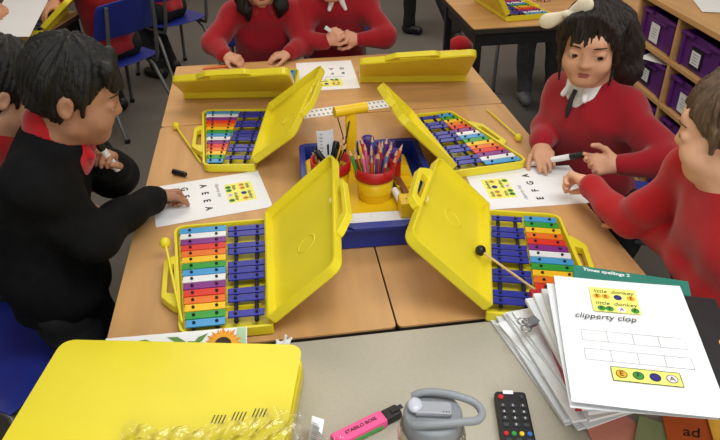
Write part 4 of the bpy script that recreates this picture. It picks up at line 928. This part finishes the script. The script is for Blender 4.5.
# background children
person(dict(head=((-1.090, 2.66, 1.0), (-.6, .75, -.2), (0, 0, 1), 1.0), neck=(-1.070, 2.60, .87), sh=((-0.970, 2.72, .80), (-1.130, 2.54, .80)), el=((-1.080, 2.82, .68), (-1.230, 2.50, .70)), wr=((-1.230, 2.74, .66), (-1.320, 2.60, .66)),
    hip=((-0.970, 2.68, .43), (-1.080, 2.57, .43)), hands=(((-1, .1, 0), (0, 0, 1), .9, .4, .3), ((-.6, .7, 0), (0, 0, 1), .9, .4, .3)), knee=((-1.150, 2.84, .40), (-1.250, 2.72, .40)), ankle=((-1.100, 2.80, .05), (-1.200, 2.68, .05)), toe=(-.7, .7, 0)),
    sk('beige', (206, 154, 126)), m_red, m_trou, m_hair, 'child in red sitting with back turned on the blue chair at top left', res=.006, hair_fn=short_hair())
person(dict(head=((-.98, 3.45, 1.0), (-.8, .5, -.2), (0, 0, 1), 1.0), neck=(-.95, 3.42, .87), sh=((-.86, 3.52, .80), (-.98, 3.30, .80)), el=((-.92, 3.56, .66), (-1.05, 3.26, .66)), wr=((-1.08, 3.60, .66), (-1.18, 3.36, .66)),
    hip=((-.78, 3.38, .43), (-.86, 3.25, .43)), hands=(None, None), knee=((-.97, 3.52, .40), (-1.02, 3.36, .40)), ankle=((-.85, 3.40, .05), (-.92, 3.28, .05)), toe=(-.8, .4, 0)),
    sk('beige', (206, 154, 126)), m_redb, m_trou, m_hair, 'child in red with dark trousers on the further blue chair at top left', res=.007, hair_fn=short_hair())
person(dict(head=((-1.65, 2.75, 1.32), (.2, -.8, -.5), (0, 0, 1), 1.05), neck=(-1.65, 2.82, 1.18), sh=((-1.80, 2.80, 1.10), (-1.50, 2.80, 1.10)), el=((-1.74, 2.60, .90), (-1.36, 2.60, .90)), wr=((-1.44, 2.33, .735), (-1.185, 2.36, .725)),
    hip=((-1.73, 3.02, .80), (-1.57, 3.02, .80)), hands=(((.5, -.85, -.15), (.2, -.1, .95), 1.1, (.4, .5, .6, .6), .4), ((-.55, -.8, -.2), (-.2, -.1, .95), 1.15, (.4, .5, .6, .6), .4)), knee=((-1.73, 3.02, .45), (-1.57, 3.02, .45)), ankle=((-1.73, 3.02, .05), (-1.57, 3.02, .05)), toe=(0, -1, 0)),
    sk('warm', (196, 142, 112)), m_trou, m_trou, m_hair, 'person whose hands hold a white sheet at the top left corner', res=.006, hair_fn=short_hair(), sleeve=.45)
o = sheet_obj('paper_sheet', .21, .297, (-1.335, 2.24, .70), R(-8), 'white sheet held between two hands at the top left corner', 'paper', m_paperw, rx=R(18))
person(dict(head=((1.30, 2.72, .95), (-.1, -.9, -.4), (0, -.3, .9), 1.0), neck=(1.30, 2.78, .84), sh=((1.17, 2.78, .78), (1.43, 2.78, .78)), el=((1.13, 2.62, .68), (1.47, 2.62, .68)), wr=((1.22, 2.42, .655), (1.40, 2.44, .655)),
    hip=((1.22, 2.84, .43), (1.38, 2.84, .43)), hands=(((.2, -.95, -.1), (0, 0, 1), .95, .35, .3), ((-.2, -.95, -.1), (0, 0, 1), .95, .35, .3)), knee=((1.22, 2.50, .42), (1.40, 2.52, .42)), ankle=((1.245, 2.49, .06), (1.42, 2.52, .06)), toe=(-.2, -1, 0)),
    sk('beige', (206, 154, 126)), m_red, m_troug, m_hair, 'child with grey trousers sitting at the background table beyond the girl', res=.006, hair_fn=short_hair(), shoes=mat('shoe_grey', (112, 114, 116), .5))
person(dict(head=((.92, 4.05, 1.05), (.5, -.7, -.2), (0, 0, 1), 1.0), neck=(.92, 4.1, .92), sh=((.78, 4.08, .85), (1.04, 4.12, .85)), el=((.76, 3.96, .70), (1.08, 3.98, .70)), wr=((.86, 3.84, .66), (1.04, 3.82, .66)),
    hip=((.84, 4.10, .45), (1.0, 4.12, .45)), hands=(None, None), knee=((.86, 3.90, .42), (1.02, 3.90, .42)), ankle=((.86, 3.92, .05), (1.15, 3.62, .05)), toe=(.6, -.6, 0)),
    sk('beige', (206, 154, 126)), m_red, mat('trousers_black', (26, 26, 28), .9), m_hair, 'child with black trousers and shoes beneath the background table at the top', res=.007, hair_fn=short_hair())
m = MB(); m.sphere((0, 0, 0), (.085, .085, .075), u=24, v=16); o = m.build('red_bag', m_redb); pb_ = at(460, 47, z=.076); o.location = pb_; tag(o, 'round red bag on the floor beyond the far right yellow case', 'bag')

# ------------------------------------------------------------------ light
def area(name, loc, size, power, rot=(0, 0, 0), col=(1, .97, .93)):
    l = bpy.data.lights.new(name, 'AREA'); l.shape = 'RECTANGLE'; l.size, l.size_y = size; l.energy = power; l.color = col
    o = bpy.data.objects.new(name, l); C.objects.link(o); o.location = loc; o.rotation_euler = rot; return o
area('ceiling_light', (.4, -.6, 2.55), (1.6, .8), 32, col=(.97, 1, .98))
area('window_daylight', (.3, -2.85, 1.75), (3.2, 1.3), 46, rot=(R(82), 0, 0), col=(.98, 1, .98))
area('ceiling_light', (-.4, 1.7, 2.55), (1.8, .8), 20, col=(1, .86, .66))
area('ceiling_light', (.4, 3.9, 2.55), (2.4, 1.0), 34, col=(1, .9, .78))
w = bpy.data.worlds.new('world'); bpy.context.scene.world = w; w.use_nodes = True
w.node_tree.nodes['Background'].inputs[0].default_value = (1, .97, .94, 1); w.node_tree.nodes['Background'].inputs[1].default_value = .36
vs_ = bpy.context.scene.view_settings; vs_.view_transform = 'Standard'; vs_.look = 'None'; vs_.gamma = 1.0; vs_.exposure = 0.0; vs_.use_curve_mapping = False
